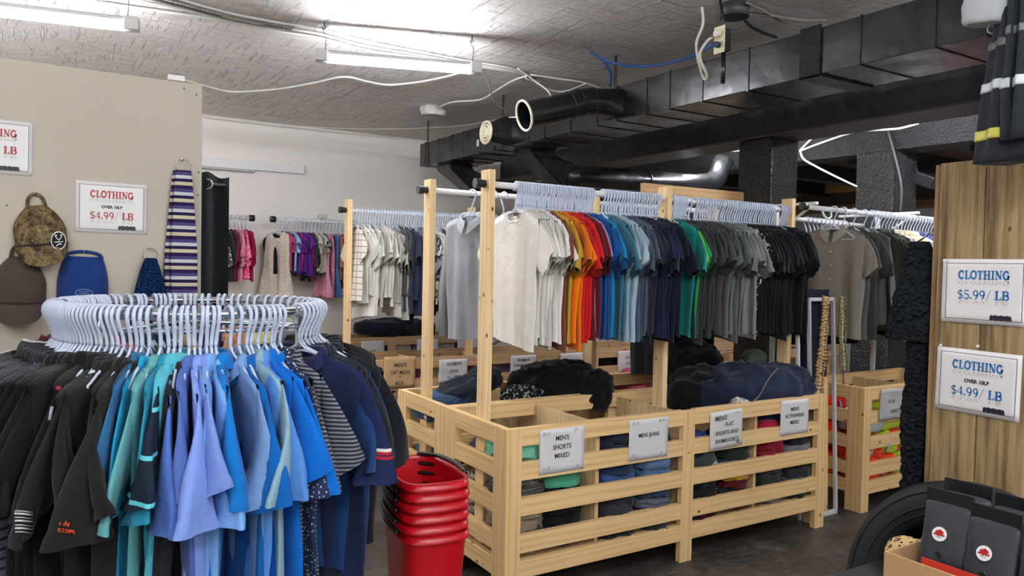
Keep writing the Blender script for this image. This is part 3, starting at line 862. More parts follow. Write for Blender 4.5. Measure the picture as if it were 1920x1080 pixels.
# ---- second rail: grey hoodie and dark coats
HOOD = C_('#a3a5a8')
rs = random.Random(12)
specA = [(1, 'heather grey', HOOD, 'hooded sweatshirt', LONG), (1, 'pale grey', C_('#b8b6b2'), 'sweatshirt', LONG), (2, 'white plastic', None, 'hanger', None), (1, 'faded yellow', C_('#c9a53a'), 'T-shirt', TEE), (6, 'black', BLACK, 'long coat', COAT)]
hang_pos = [((2.27, RAY, RAZ), -pi / 2 + .35), ((2.36, RAY, RAZ), -pi / 2 + .15), ((2.43, RAY, RAZ), pi / 2), ((2.5, RAY, RAZ), pi / 2 + .2), ((2.62, RAY, RAZ), pi / 2)] + [((x, RAY, RAZ), pi / 2) for x in xs_line(3.75, 4.2, 6)]
sA = fill(specA, hang_pos, 'the second rail', 'from the near end', 'garments on the second rail', rs)
hood = sA[0][1]; hood.scale = (1.0, 1.5, 1.08)

# ---- women's rail
rs = random.Random(13)
X2 = xs_line(2.225, 3.35, 46)
specW = [(1, 'cream checked', plaid('#e3dccf', '#8f7a6c', .05), 'dress', BLOUSE, dict(cat='dress')), (11, 'white', C_('#ddd8cd'), 'blouse', BLOUSE), (3, 'off-white', C_('#cfcabd'), 'blouse', BLOUSE), (3, 'dark olive grey', C_('#4d4f4b'), 'blouse', BLOUSE), (3, 'navy', C_('#3a3d56'), 'blouse', BLOUSE), (6, 'grey', C_('#85868a'), 'blouse', BLOUSE), (1, 'grey and black printed', blotch('#d7d5d0', '#2b2b2d', '#8e8d8c'), 'blouse', BLOUSE), (3, 'white patterned', C_('#d9d5cf'), 'blouse', BLOUSE),
         (2, 'dark brown', C_('#4d3a38'), 'blouse', BLOUSE), (1, 'rust', C_('#8f4f3a'), 'blouse', BLOUSE), (3, 'mustard', C_('#e0a51b'), 'blouse', BLOUSE), (2, 'yellow', C_('#d9b53f'), 'blouse', BLOUSE), (2, 'purple', C_('#4f3f7c'), 'blouse', BLOUSE), (2, 'grey-blue', C_('#6c7180'), 'blouse', BLOUSE), (2, 'plum', C_('#5a3350'), 'blouse', BLOUSE), (1, 'salmon', C_('#a8654d'), 'blouse', BLOUSE)]
sW = fill(specW, [((x, R2Y, R2Z), -pi / 2 + rs.uniform(-.12, .12)) for x in X2], "the women's rail", 'from the near end', "blouses on the women's rail", rs, .04)
for i, (h_, g) in enumerate(sW):
    if g: g.scale = (1, 1, rs.uniform(.92, 1.22))
for x, m, lab, z0 in ((2.67, '#141416', 'black belt dangling below the white blouses', 1.1), (2.9, '#17161a', 'black ribbon dangling below the grey blouses', 1.22), (3.12, '#4f2a57', 'purple scarf end dangling below the mustard blouses', 1.0), (3.05, '#2a1c2c', 'dark sash dangling beside the purple scarf end', 1.05)):
    o = empty('sash', (x, R2Y - .12, z0), lab, 'sash', 'sashes below the blouses'); bm = bmesh.new(); wd = .03 if 'scarf' not in lab else .05; P = []
    for k in range(13):
        q = k / 12; P.append([bm.verts.new((wd * s * (1 if k else .4) + .012 * sin(5 * q), t, q * .62 + (0 if s else -.02 if k == 0 else 0))) for s, t in ((-1, -.006), (1, -.006), (1, .006), (-1, .006))])
    for A, B in zip(P, P[1:]):
        for j in range(4): bm.faces.new((A[j], A[(j + 1) % 4], B[(j + 1) % 4], B[j]))
    bm.faces.new(P[0]); bm.faces.new(P[-1]); link('cloth', finish(bm, 'cloth', False), cloth(m), o)

# ---- children's wall rails
rs = random.Random(14)
specK = [(1, 'black and white spotted', blotch('#c9c5c3', '#3b3838', '#857e80', 26), "small coat", KIDS), (1, 'dark green', C_('#26302c'), "small jacket", KIDS), (1, 'maroon', C_('#6a1230'), "small jacket", KIDS), (2, 'pale pink', C_('#e893ab'), "small jacket", KIDS), (1, 'hot pink patterned', blotch('#ef4f80', '#f293b0', '#d8326a', 20), "small jacket", KIDS), (1, 'crimson', C_('#b3123f'), "small jacket", KIDS)]
xk = (1.5, 1.54, 1.585, 1.63, 1.66, 1.695, 1.725)
fill(specK, [((x, 7.8, 2.085), pi / 2 + rs.uniform(-.1, .25)) for x in xk], 'the left wall rail', 'from the left', 'clothes on the left wall rail', rs, .02, HANGER_S)
specK2 = [(1, 'cream frilly', dotted('#d3c8b8', '#a08a80', 60, .28), "small dress", DRESS, dict(cat='dress')), (1, 'black', BLACK, "small T-shirt", KTEE), (1, 'pink', C_('#d24a86'), "small T-shirt", KTEE), (1, 'light blue', C_('#9dbfe0'), "small shirt", KTEE), (1, 'magenta', C_('#b02a72'), "small T-shirt", KTEE), (3, 'purple', C_('#5d2a8f'), "small shirt", KTEE), (1, 'dark teal', C_('#22383a'), "small shirt", KIDS), (1, 'maroon', C_('#6b1f38'), "small shirt", KIDS), (2, 'cream', C_('#cdc4b5'), "small shirt", KTEE), (1, 'green patterned', blotch('#4f5c50', '#8d938a', '#31372f', 24), "small shirt", KTEE), (2, 'pink spotted', dotted('#d98ba4', '#f1dfe4', 60, .25), "small dress", DRESS, dict(cat='dress')), (1, 'denim blue', C_('#4d75ab'), "small dress", DRESS, dict(cat='dress')), (1, 'tan', C_('#b88a68'), "small shirt", KIDS), (1, 'red and white spotted', dotted('#b51f33', '#eeeae6', 55, .3), "small dress", DRESS, dict(cat='dress')), (2, 'red', C_('#b01a30'), "small shirt", KIDS), (2, 'dark', C_('#26242b'), "small shirt", KIDS), (1, 'white printed', dotted('#dcd8d2', '#9a9590', 50, .25), "small dress", DRESS, dict(cat='dress'))]
fill(specK2, [((x, 7.8, 2.085), -pi / 2 + rs.uniform(-.25, .25) + (.9 if i == 0 else .8 if i == 1 else .4 if i < 5 else 0)) for i, x in enumerate(xs_line(2.03, 2.86, 23))], 'the right wall rail', 'from the left', 'clothes on the right wall rail', rs, .02, HANGER_S)

# ---- right rack
rs = random.Random(15)
XR = [4.83, 4.94, 5.06, 5.19, 5.28, 5.33, 5.37] + xs_line(5.42, 6.2, 20)
specR = [(1, 'taupe striped', striped('#8b8379', '#837b71', .009, .5, 0), 'button shirt', SHIRT, dict(colmat=C_('#a39c8d'))), (2, 'dark grey', C_('#55544f'), 'button shirt', SHIRT), (1, 'mid grey', C_('#67676a'), 'button shirt', LONG), (2, 'dark olive', C_('#33372d'), 'button shirt', SHIRT), (1, 'olive', C_('#4a4c3c'), 'button shirt', SHIRT), (1, 'black dotted', dotted('#222226', '#8a8684', 40, .16), 'button shirt', SHIRT), (2, 'pale beige', C_('#b3ab98'), 'button shirt', SHIRT), (2, 'beige checked', plaid('#c3b89c', '#8d8066', .04), 'button shirt', SHIRT), (2, 'cream', C_('#d6ca9f'), 'button shirt', SHIRT), (2, 'white', C_('#d9d8d4'), 'button shirt', SHIRT), (2, 'purple', C_('#4c4378'), 'button shirt', SHIRT), (3, 'steel blue', C_('#54728c'), 'button shirt', SHIRT), (3, 'salmon', C_('#d98f70'), 'button shirt', SHIRT), (3, 'red', C_('#c2473d'), 'button shirt', SHIRT)]
sR = fill(specR, [((x, 3.45, 2.126 - .0143 * (x - 4.52)), -pi / 2 + rs.uniform(-.05, .12)) for x in XR], 'the white right rack', 'from the near end', 'shirts on the right rack', rs)
g = sR[0][1]; g.rotation_euler[2] += .12
box('neck_label', (-.022, -.002, -.165), (.022, .001, -.145), plain('#1d1a1a', .6), g, .0005)
for k in range(4): cyl('button', (.0, -.03, -.3 - k * .1), .006, .004, 'y', plain('#d9d4c8', .3), g, 12)
fill([(10, 'black', BLACK, 'trousers', PANTS, dict(cat='trousers', drop=.0))], [((x, 4.07, 2.1 - .015 * (x - 5.05)), pi / 2) for x in xs_line(5.35, 5.85, 10)], 'the rear rail of the right rack', 'from the near end', 'trousers on the right rack', rs)

# ---- round rack, near side (left to right) and far side (right to left)
rs = random.Random(16)
FA = xs_line(-192, -163.5, 16) + [-161.5, -159.6, -157.6, -155.8, -153.8, -152.2, -150.2, -148.2, -146.2, -144, -141.8, -139.8, -137.6, -135.6, -133.2, -130.8, -128.4, -125.8, -122.8, -120.3, -118, -115.3, -110.9, -108.6, -105.8, -103.4, -101.2, -99, -96, -94, -92, -90, -85.4, -81.5, -78.1, -75.6, -72.6, -69.8, -67, -64.6, -62, -50, -46.5, -42.8, -38.6, -34.4, -30]
BL = C_('#17181a'); BL2 = C_('#1f2023'); BLN = C_('#1b1e28')
specF = [(1, 'dark grey', BL2, 'polo shirt', POLO, dict(drop=.012)), (1, 'heather grey', C_('#7d7c7b'), 'polo shirt', POLO), (1, 'white', C_('#d3d0ca'), 'polo shirt', POLO), (4, 'black', BL, 'polo shirt', POLO), (1, 'inky black', BL, 'polo shirt', POLO, dict(hmat=plain('#3f7fb4', .4), hwords='blue plastic')), (2, 'pitch black', BL, 'polo shirt', POLO), (2, 'ink navy', BLN, 'polo shirt', POLO), (6, 'soft black', BL2, 'polo shirt', POLO),
         (1, 'dark slate', C_('#2a2f38'), 'polo shirt', POLO), (1, 'black pinstriped', striped('#1b1c20', '#62646c', .022, .86, 0), 'polo shirt', POLO), (2, 'faded black', C_('#1f2022'), 'polo shirt', POLO), (1, 'black and grey banded', striped('#1b1d24', '#4a4d57', .03, .7, 2, .9, .5), 'polo shirt', POLO), (9, 'jet black', C_('#1a1a1b'), 'polo shirt', POLO), (4, 'warm black', C_('#20201f'), 'polo shirt', POLO),
         (1, 'cornflower', C_('#3c82b4'), 'polo shirt', POLO), (1, 'sky teal', C_('#1f9cc6'), 'polo shirt', POLO), (1, 'turquoise', C_('#74c4c4'), 'polo shirt', POLO), (1, 'deep teal', C_('#2a8aa8'), 'polo shirt', POLO), (1, 'aqua', C_('#58bccb'), 'polo shirt', POLO, dict(sleevemat=striped('#62c3cf', '#1d2733', .12, .9))), (1, 'black and blue panelled', C_('#22232a'), 'polo shirt', POLO, dict(sleevemat=C_('#5579c8'))), (1, 'periwinkle', C_('#5f7cc9'), 'polo shirt', POLO), (2, 'lavender blue', C_('#7d97da'), 'polo shirt', POLO), (2, 'light blue', C_('#78a8e0'), 'polo shirt', POLO), (1, 'azure', C_('#1577c6'), 'polo shirt', POLO), (1, 'powder blue', C_('#86aee2'), 'polo shirt', POLO), (1, 'royal blue', C_('#0f6cc0'), 'polo shirt', POLO), (1, 'grey-blue', C_('#86a7b3'), 'polo shirt', POLO), (1, 'summer blue', C_('#5b95dd'), 'polo shirt', POLO), (2, 'vivid blue', C_('#0d6fcd'), 'polo shirt', POLO), (1, 'navy dotted', dotted('#27344e', '#c9d2dc', 90, .22), 'polo shirt', POLO), (2, 'grey striped', striped('#2b2d33', '#7b7d83', .013, .45), 'polo shirt', POLO),
         (1, 'navy red-trimmed', C_('#1f2748'), 'polo shirt', POLO, dict(sleevemat=banded('#1f2748', ((-.9, '#1f2748'), (-.462, '#a3232e'), (-.452, '#1f2748'), (-.447, '#a3232e'), (-.438, '#d9d6d0'), (-.428, '#1f2748'))))), (1, 'dark blue', C_('#1d4378'), 'polo shirt', POLO), (2, 'midnight', C_('#22252d'), 'polo shirt', POLO), (1, 'denim blue', C_('#2b4a7a'), 'polo shirt', POLO), (3, 'deep black', C_('#1d1f24'), 'polo shirt', POLO)]
def ringpos(a, dr=0): return ((RC.x + (RR + dr) * cos(radians(a)), RC.y + (RR + dr) * sin(radians(a)), RZ), radians(a) + rs.uniform(-.09, .09))
sF = fill(specF, [ringpos(a) for a in FA], "the round rack's near side", 'from the left', 'polo shirts on the near side of the round rack', rs, .05)
for h_, g_ in sF:
    g_.scale = (rs.uniform(.96, 1.12), rs.uniform(1.0, 1.35), rs.uniform(.97, 1.07))
    if any(w_ in g_['label'] for w_ in ('cornflower', 'sky teal')): g_.scale = (.93, .4, .98)
    if 'turquoise' in g_['label'] or 'deep teal' in g_['label']: g_.scale = (1.05, .8, 1.03)
    if 'warm black' in g_['label']: g_.scale = (1.15, 1.2, 1.05)
    if 'red-trimmed' in g_['label']: g_.scale = (1.17, 1.35, 1.0)
    if any(w_ in g_['label'] for w_ in ('dark blue', 'midnight', 'grey striped', 'dotted')): g_.scale = (.97, 1.1, 1.0)
FB = [157.9, 154.6, 151.6, 148.8, 146.7, 144.2, 141.1, 138.9, 136.8, 134.7, 132.6, 130.7, 128.8, 126.9, 123.0, 120.0, 114.3, 110.4, 108.8, 106.5, 100.6, 98.5, 96.1, 93.4, 90.5, 85.8, 83.1, 80.4, 76.7, 73.4, 68.2, 65.4, 60.8, 56.8, 51.6, 46.6, 40, 34.3, 28.6, 21.8, 15, 8, 1, -7, -15, -22]
cols = [('maroon', '#5b1d2a'), ('cream', '#c9bfa5'), ('red', '#a3283a'), ('charcoal', '#33353a'), ('dark green', '#22433d'), ('navy', '#222a48'), ('khaki', '#a89c6e'), ('plum', '#4a3560'), ('peach', '#d49a72'), ('pale yellow', '#d8cf8a'), ('teal', '#2f6b72'), ('black', '#1c1c1e')]
specBk = []
for i in range(9): specBk.append((4, cols[i][0], C_(cols[i][1]), 'polo shirt', POLO))
specBk += [(3, 'pale yellow', C_('#d8cf8a'), 'polo shirt', POLO), (2, 'grey', C_('#7a7c82'), 'polo shirt', POLO), (5, 'black', C_('#1c1c1e'), 'polo shirt', POLO)]
fill(specBk, [ringpos(a) for a in FB], "the round rack's far side", 'counted from the left', 'polo shirts on the far side of the round rack', rs, .04)

# ================================================================== piles and folded clothes
def lump_mesh(sx, sy, sz, seed, e=.55, amp=.02, freq=9, layers=0, NU=40, NV=18):
    bm = bmesh.new(); rows = []; so = Vector((seed * 7.3, seed * 3.1, seed))
    for j in range(NV + 1):
        v = -pi / 2 + pi * j / NV; row = []
        for i in range(NU):
            u = 2 * pi * i / NU; pw = lambda c, q: (1 if c > 0 else -1) * abs(c) ** q
            p = Vector((sx * pw(cos(v), e) * pw(cos(u), e), sy * pw(cos(v), e) * pw(sin(u), e), sz * pw(sin(v), e * .9)))
            q = Vector((p.x * freq, p.y * freq, p.z * freq * 1.4)) + so
            rg = lambda v: (1 - min(1, 1.7 * abs(noise.noise(v)))) ** 1.4
            w_ = Vector((q.x, q.y, q.z)) + Vector((noise.noise(q * .7), noise.noise(q * .7 + so), 0)) * .8
            w_ = Vector((w_.x * .8, w_.y, w_.z * .75)); d = amp * (1.25 * rg(w_ * .75) + .65 * rg(w_ * 1.5 + so) + .22 * rg(w_ * 3.1) - .8)
            nrm = Vector((p.x / sx ** 2, p.y / sy ** 2, p.z / sz ** 2)); nrm = nrm.normalized() if nrm.length else Vector((0, 0, 1))
            p = p + nrm * d
            if layers: p += Vector((nrm.x, nrm.y, 0)) * (.012 * abs(sin(pi * layers * (p.z + sz) / (2 * sz))) - .008)
            p.z = max(p.z + sz * .8, 0.0); row.append(bm.verts.new(p))
        rows.append(row)
    for A, B in zip(rows, rows[1:]):
        for i in range(NU): bm.faces.new((A[i], A[(i + 1) % NU], B[(i + 1) % NU], B[i]))
    bmesh.ops.remove_doubles(bm, verts=bm.verts[:], dist=1e-5)
    return finish(bm, 'cloth')


def pile(name, label, cat, group, loc, size, mat, seed, rot=(0, 0, 0), **k):
    o = link(name, lump_mesh(size[0], size[1], size[2], seed, **k), mat, None, loc, rot); return tag(o, label, cat, group)


LX = pine(0)
DEN = lambda h: cloth(h, .9, 600)
FLO = blotch('#17181b', '#1f2024', '#aaa8a4', 60); CAMO = blotch('#6e6a5e', '#8d8877', '#4a4740', 18)
SHORTS = [('mint green', '#7fd3b5'), ('patterned grey', None), ('dark grey', '#33322f'), ('beige', '#a59a86'), ('black', '#1a1a1c'), ('khaki', '#8d8068')]
# men's shorts compartment: columns of folded shorts, bottom to top
def stack(prefix, cat, group, cols, sx, sy, where):
    """cols: (x, y, z0, [(words, material, half height)])"""
    for ci, (x, y, z0, items, cw) in enumerate(cols):
        z = z0
        for k, (wd, m, hz) in enumerate(items):
            pile(prefix, f'{wd} {cat}, {ordinal(k + 1)} from the bottom {cw} {where}', cat, group, (x, y, z), (sx * RND.uniform(.93, 1.0), sy * RND.uniform(.93, 1), hz), m, RND.randint(1, 999), (RND.uniform(-.05, .05), RND.uniform(-.07, .07), RND.uniform(-.2, .2)), e=.72, amp=.024, freq=12, layers=2, NU=52, NV=20)
            z += hz * 1.62


sh = lambda h, z=.035: (h, z)
BASE = .213
stack('folded_shorts', 'shorts', "folded men's shorts", [
    (2.08, 3.30, BASE, [('stone', C_('#b9ad97'), .035), ('dark grey', C_('#3a3833'), .035), ('khaki', C_('#8e826d'), .04), ('cream', C_('#c8bda6'), .035), ('sand', C_('#9b907c'), .035), ('charcoal striped', striped('#3b3a37', '#55534e', .02), .04), ('dark patterned', CAMO, .04), ('soft grey', C_('#5a5852'), .035), ('mint', C_('#7fd3b5'), .05)], 'at the left of'),
    (2.34, 3.32, BASE, [('dark denim', C_('#252c36'), .035), ('navy', C_('#1c2230'), .035), ('black', C_('#17171a'), .04), ('ink black', C_('#1d1d20'), .04), ('black ribbed', C_('#202022'), .035), ('sea green', C_('#58b493'), .045)], 'in the middle of'),
    (2.12, 3.6, BASE, [('grey camouflage', CAMO, .05), ('leaf print', blotch('#c9c4b6', '#7b7a6c', '#45463f', 20), .05), ('white', C_('#cfc8bb'), .05), ('camouflage', blotch('#8d8a7c', '#b6b1a0', '#55534a', 22), .05), ('brown', C_('#6e5d4c'), .05), ('dark blue', C_('#2b3444'), .05)], 'at the rear of')], .135, .12, 'the shorts bin')
stack('folded_jeans', 'jeans', "folded men's jeans", [
    (2.68, 3.28, BASE, [('black', DEN('#22252a'), .035), ('grey-black', DEN('#2d2f33'), .035), ('faded black', DEN('#34373b'), .035), ('charcoal', DEN('#2b2c30'), .035), ('blue', DEN('#2c4a76'), .035), ('mid blue', DEN('#34568a'), .035), ('dark blue', DEN('#26344c'), .035), ('black denim', DEN('#1f2126'), .035), ('navy denim', DEN('#232b3a'), .035), ('inky', DEN('#2a3140'), .03)], 'at the left of'),
    (2.95, 3.28, BASE, [('dark', DEN('#262b33'), .035), ('washed black', DEN('#3a3f47'), .035), ('grey stitched', striped('#2e3238', '#596068', .03, .85), .035), ('steel blue', DEN('#3a4b63'), .035), ('indigo', DEN('#2b3a5a'), .035), ('light blue', DEN('#4d6b94'), .035), ('pale blue', DEN('#5a7899'), .035), ('black', DEN('#1d1f23'), .035), ('black cotton', DEN('#1b1c1f'), .03)], 'at the right of')], .125, .13, 'the jeans bin')
stack('folded_clothes', 'folded clothes', "folded men's clothes", [
    (3.33, 3.28, BASE, [('red and black', blotch('#1d1d20', '#5a1c2a', '#22232a', 12), .03), ('black', BLACK, .04), ('jet black', C_('#17181a'), .04), ('black ribbed', BLACK2, .035), ('white', C_('#cfd0d2'), .05), ('green-grey', C_('#3c4640'), .04), ('blue', C_('#0f4a9a'), .05)], 'at the left of'),
    (3.6, 3.28, BASE, [('maroon', C_('#5c1d2c'), .035), ('dark', BLACK2, .045), ('wine red', C_('#5d1522'), .035), ('yellow', C_('#d9a51e'), .04), ('denim', C_('#3b506e'), .045), ('dark green', C_('#272e2a'), .04), ('black soft', BLACK, .05)], 'at the right of')], .12, .13, 'the third bin')
stack('folded_clothes', 'folded clothes', "folded men's activewear", [
    (3.92, 3.28, BASE, [('pale grey', C_('#7f7f80'), .03), ('black', BLACK, .045), ('dark grey', C_('#34353a'), .045), ('graphite', C_('#3f4145'), .035), ('crimson', C_('#8d1630'), .05), ('cardinal red', C_('#9a1a33'), .05), ('ruby', C_('#a31c37'), .05)], 'at the left of'),
    (4.18, 3.28, BASE, [('dark', C_('#2b2c30'), .04), ('soft grey', C_('#54565a'), .045), ('charcoal', C_('#303135'), .04), ('black', BLACK, .045), ('silver grey', C_('#6f7276'), .04), ('jet', BLACK2, .05), ('matt black', BLACK, .04)], 'at the right of')], .12, .13, 'the activewear bin')
stack('folded_clothes', 'folded clothes', 'folded clothes in the second bin', [
    (2.12, 3.98, BASE, [('grey', C_('#6b6d70'), .05), ('white', C_('#c3bfb6'), .05), ('denim', C_('#3a4c6b'), .05), ('navy', C_('#22304f'), .05), ('pale', C_('#b7b0a2'), .045)], 'by the side rails of'),
    (2.12, 4.26, BASE, [('blue', C_('#37527f'), .05), ('cream', C_('#c9c0ae'), .05), ('violet', C_('#59608a'), .05), ('light blue', C_('#7b8fae'), .05)], 'at the rear of'),
    (2.42, 4.0, BASE, [('black', BLACK, .05), ('dark grey', CHAR, .05), ('navy', NAVY, .05), ('ink', BLACK2, .05)], 'in the middle of')], .13, .12, 'the bin behind')
# loose heaps on top of the bins
HE = 'loose clothes heaped on the bins'
p = at(1035, 745, 'y', 4.12)
pile('black_jacket', 'big heap of black clothing on the second bin under the rainbow T-shirts', 'jacket', HE, (p.x + .02, 4.12, .80), (.31, .23, .125), C_('#17181b'), 5, (0, 0, .1), e=.9, amp=.04, freq=7, NU=64, NV=30)
p = at(1085, 715, 'y', 4.0); pile('black_jacket', 'black garment draped over the front edge of the second bin', 'jacket', HE, (p.x - .0, 3.86, .76), (.13, .12, .14), C_('#131417'), 8, (0, .25, .3), e=.9, amp=.028, freq=10, NU=56, NV=26)
p = at(965, 735, 'y', 4.1); pile('printed_top', 'black and white print clothing beside the black heap', 'clothing', HE, (p.x, 4.0, .8), (.13, .1, .06), FLO, 3, e=.8, amp=.03, freq=10)
p = at(860, 735, 'y', 4.2)
for k, (dx, dz, hx, lab, h_) in enumerate(((0, 0, .22, 'dark blue jeans leaning over the second bin left of the rail post', '#2a3a52'), (.1, .075, .2, 'upper dark jeans leaning on the blue jeans', '#1d2430'), (-.12, -.03, .14, 'faded blue jeans at the low end of the leaning jeans', '#3a5474'))):
    pile('jeans', lab, 'jeans', HE, (p.x + dx, 4.2, .80 + dz), (hx, .14, .05), DEN(h_), 20 + k, (0, -.36, .1), e=.6, amp=.022, freq=10, layers=2, NU=52, NV=22)
p = at(1400, 745, 'y', 3.5)
pile('navy_coat', 'large crumpled navy coat heaped on the right of the front bin', 'coat', HE, (p.x, 3.45, .70), (.42, .26, .185), C_('#262e45'), 12, (0, 0, -.1), e=.9, amp=.045, freq=6, NU=72, NV=34)
p = at(1450, 730, 'y', 3.4); pile('navy_coat', 'folded sleeve end of a navy coat at the bin right end', 'coat', HE, (p.x + .12, 3.42, .80), (.2, .2, .12), C_('#262c42'), 14, (0, .2, .2), e=.9, amp=.035, freq=8, NU=56, NV=28)
p = at(1330, 745, 'y', 3.6); pile('dark_jacket', 'black jacket heaped between the navy coat and the post', 'jacket', HE, (p.x - .03, 3.62, .72), (.24, .16, .16), C_('#131418'), 15, e=.9, amp=.04, freq=7, NU=56, NV=28)
p = at(1275, 730, 'y', 3.95); pile('black_jacket', 'black clothing hanging over the bins behind the middle post', 'jacket', HE, (p.x + .06, 3.9, .72), (.2, .18, .24), C_('#111214'), 16, e=.9, amp=.04, freq=7, NU=56, NV=28)
p = at(1272, 725, 'y', 4.3); pile('printed_top', 'black and white floral clothing right of the middle post', 'clothing', HE, (p.x, 4.25, .80), (.13, .1, .12), FLO, 17, e=.9, amp=.03, freq=9)
p = at(1195, 725, 'y', 4.8); 
pile('green_cap', 'grey-green cap poking up behind the navy coat', 'cap', HE, (at(1407, 690, 'y', 3.75).x, 3.72, 1.0), (.09, .09, .06), C_('#5c6458'), 31, e=1, amp=.004, freq=6)
o = tube('drawstring', smooth_pts([at(1458, 690, 'y', 3.28), at(1440, 712, 'y', 3.2), at(1425, 740, 'y', 3.17), at(1408, 756, 'y', 3.14)], 5), .004, plain('#7a6852', .8)); tag(o, 'tan drawstring lying across the navy coat', 'cord')
pile('white_garment', 'white printed garment edge on the bin rail below the navy coat', 'clothing', HE, tuple(at(1385, 762, 'y', 3.22)), (.07, .04, .025), blotch('#cfcac0', '#c4bfb2', '#66655f', 30), 33, e=.8, amp=.012, freq=14)
# second row heaps
for k, (px, py, Y, sz, h_, lab) in enumerate(((1195, 722, 5.5, (.22, .16, .13), '#c25468', 'pink clothing heaped on the second row right of the black heap'), (1180, 735, 5.45, (.3, .16, .07), '#b34a5c', 'rose clothing under the pink heap'), (1478, 690, 6.0, (.3, .2, .12), '#8c3345', 'wine red clothing heap on the second row by the white frame'), (1480, 672, 6.1, (.3, .2, .1), '#3b4260', 'slate blue clothing on top of the wine red heap'))):
    q = at(px, py, 'y', Y); pile('clothes_heap', lab, 'clothing', HE, (q.x, Y, q.z - sz[2] * .7), sz, C_(h_), 40 + k, e=.85, amp=.035, freq=8, layers=1, NU=52, NV=24)
t_ = empty('display_bench', (4.0, 5.3, 0), 'low wooden bench holding the pink clothing', 'bench'); box('bench_top', (.2, 0, .62), (1.6, .45, .66), pine(0, '#c4a47c', '#ad8a60'), t_); [box('leg', (x, y, 0), (x + .05, y + .05, .62), pine(2, '#c4a47c', '#ad8a60'), t_) for x in (.22, 1.53) for y in (.02, .38)]
for k, (px, py, Y, sz, h_, lab) in enumerate(((735, 617, 7.85, (.42, .16, .09), '#1f2433', 'dark navy trousers lying on the back bin under the belt'), (780, 622, 7.8, (.2, .15, .09), '#2b2428', 'dark clothing on the back bin left of the rail post'), (1305, 670, 6.1, (.14, .1, .1), '#8a8f3f', 'yellow-green leafy print clothing'))):
    q = at(px, py, 'y', Y); pile('clothes_heap', lab, 'clothing', HE, (q.x, Y, max(.86, q.z - .06)), sz, C_(h_) if k < 2 else blotch('#5f6a35', '#b8b04a', '#c98a3a', 24), 50 + k, e=.8, amp=.03, freq=7)
# clothes behind the slats of the second row
rs = random.Random(21); pal = ['#26282e', '#3b4a60', '#c7c2b8', '#7d3f55', '#2a4a68', '#6a5a7a', '#1e1e22', '#4a6b8a', '#a7998a']
for bx, x0, x1, Y in (('second-row bin', 2.25, 4.3, 5.98), ('right second-row bin', 4.7, 6.7, 5.98), ('back-wall bin', 2.65, 4.25, 7.72)):
    n_ = int((x1 - x0) / .26)
    for i in range(n_):
        x = x0 + (x1 - x0) * (i + .5) / n_
        for k, z in enumerate((.35, .58)):
            pile('folded_clothes', f'{ordinal(i + 1)} {"upper" if k else "lower"} clothes bundle from the left in the {bx}', 'folded clothes', 'bundles in the ' + bx, (x, Y, z if k else .213), (.125, .1, .11 if k == 0 else .12), C_(rs.choice(pal)), rs.randint(1, 999), e=.5, amp=.02, freq=9, layers=2, NU=26, NV=12)
# high-visibility wear
HO, HL, HG = cloth('#ff4a1c'), cloth('#c9dc1a'), plain('#a9adb0', .35)
for k, (x, y, z, m, lab) in enumerate(((5.02, 3.32, .213, HO, 'orange vest at the lower left'), (5.2, 3.32, .213, HO, 'orange vest in the lower middle'), (5.36, 3.32, .213, HL, 'lime vest at the lower right'), (5.02, 3.32, .36, HO, 'orange jacket on the left'), (5.2, 3.3, .38, HL, 'lime jacket in the middle'), (5.3, 3.32, .38, HO, 'orange jacket on the right'), (5.02, 3.3, .55, HG, 'silver striped vest at the top left'), (5.16, 3.32, .55, HL, 'bright lime vest at the top'), (5.26, 3.32, .55, HL, 'second lime vest at the top right'), (4.98, 3.55, .45, HO, 'orange jacket at the left rear'), (4.98, 3.55, .6, cloth('#e0261a'), 'red-orange jacket on the left rear heap'), (4.98, 3.55, .213, HO, 'orange jacket at the bottom left rear'))):
    o = pile('safety_vest', 'high-visibility ' + lab + ' of the slatted bin', 'safety vest', 'high-visibility wear', (x, y, z), (.12, .11, .085), m, 60 + k, e=.6, amp=.03, freq=9, layers=1)
    if m is not HG:
        bm = bmesh.new(); tube_bm(bm, smooth_pts([(-.06, -.125, .02), (-.03, -.13, .07), (.0, -.1, .13), (.03, -.02, .16)], 4), .012, 8, flat=.3); link('reflective_strip', finish(bm, 'strip'), HG, o)

# ================================================================== paper signs
def paper_sign(label, c, wd, ht, face, lines, tilt=0.0, wav=.0, mat=None, corner=(), group='paper signs on the bins', th=.0012):
    t = empty('paper_sign', c, label, 'sign', group)
    t.matrix_world = Matrix.Translation(c) @ face @ Matrix.Rotation(tilt, 4, 'Z')
    sheet('sheet', wd, ht, mat or PAPER, t, th, wav, sum(map(ord, label)) % 50)
    for (s, size, x, y, m, bold, shear) in lines:
        text(t, s, size, x, y, m, 'lettering', bold, shear, .92, z=th + wav * 1.15 + .001)
    for s, x, y in corner: text(t, s, .024, x, y, GREYINK, 'handwriting', 0, .25, .9, z=th + wav * 1.15 + .001)
    return t


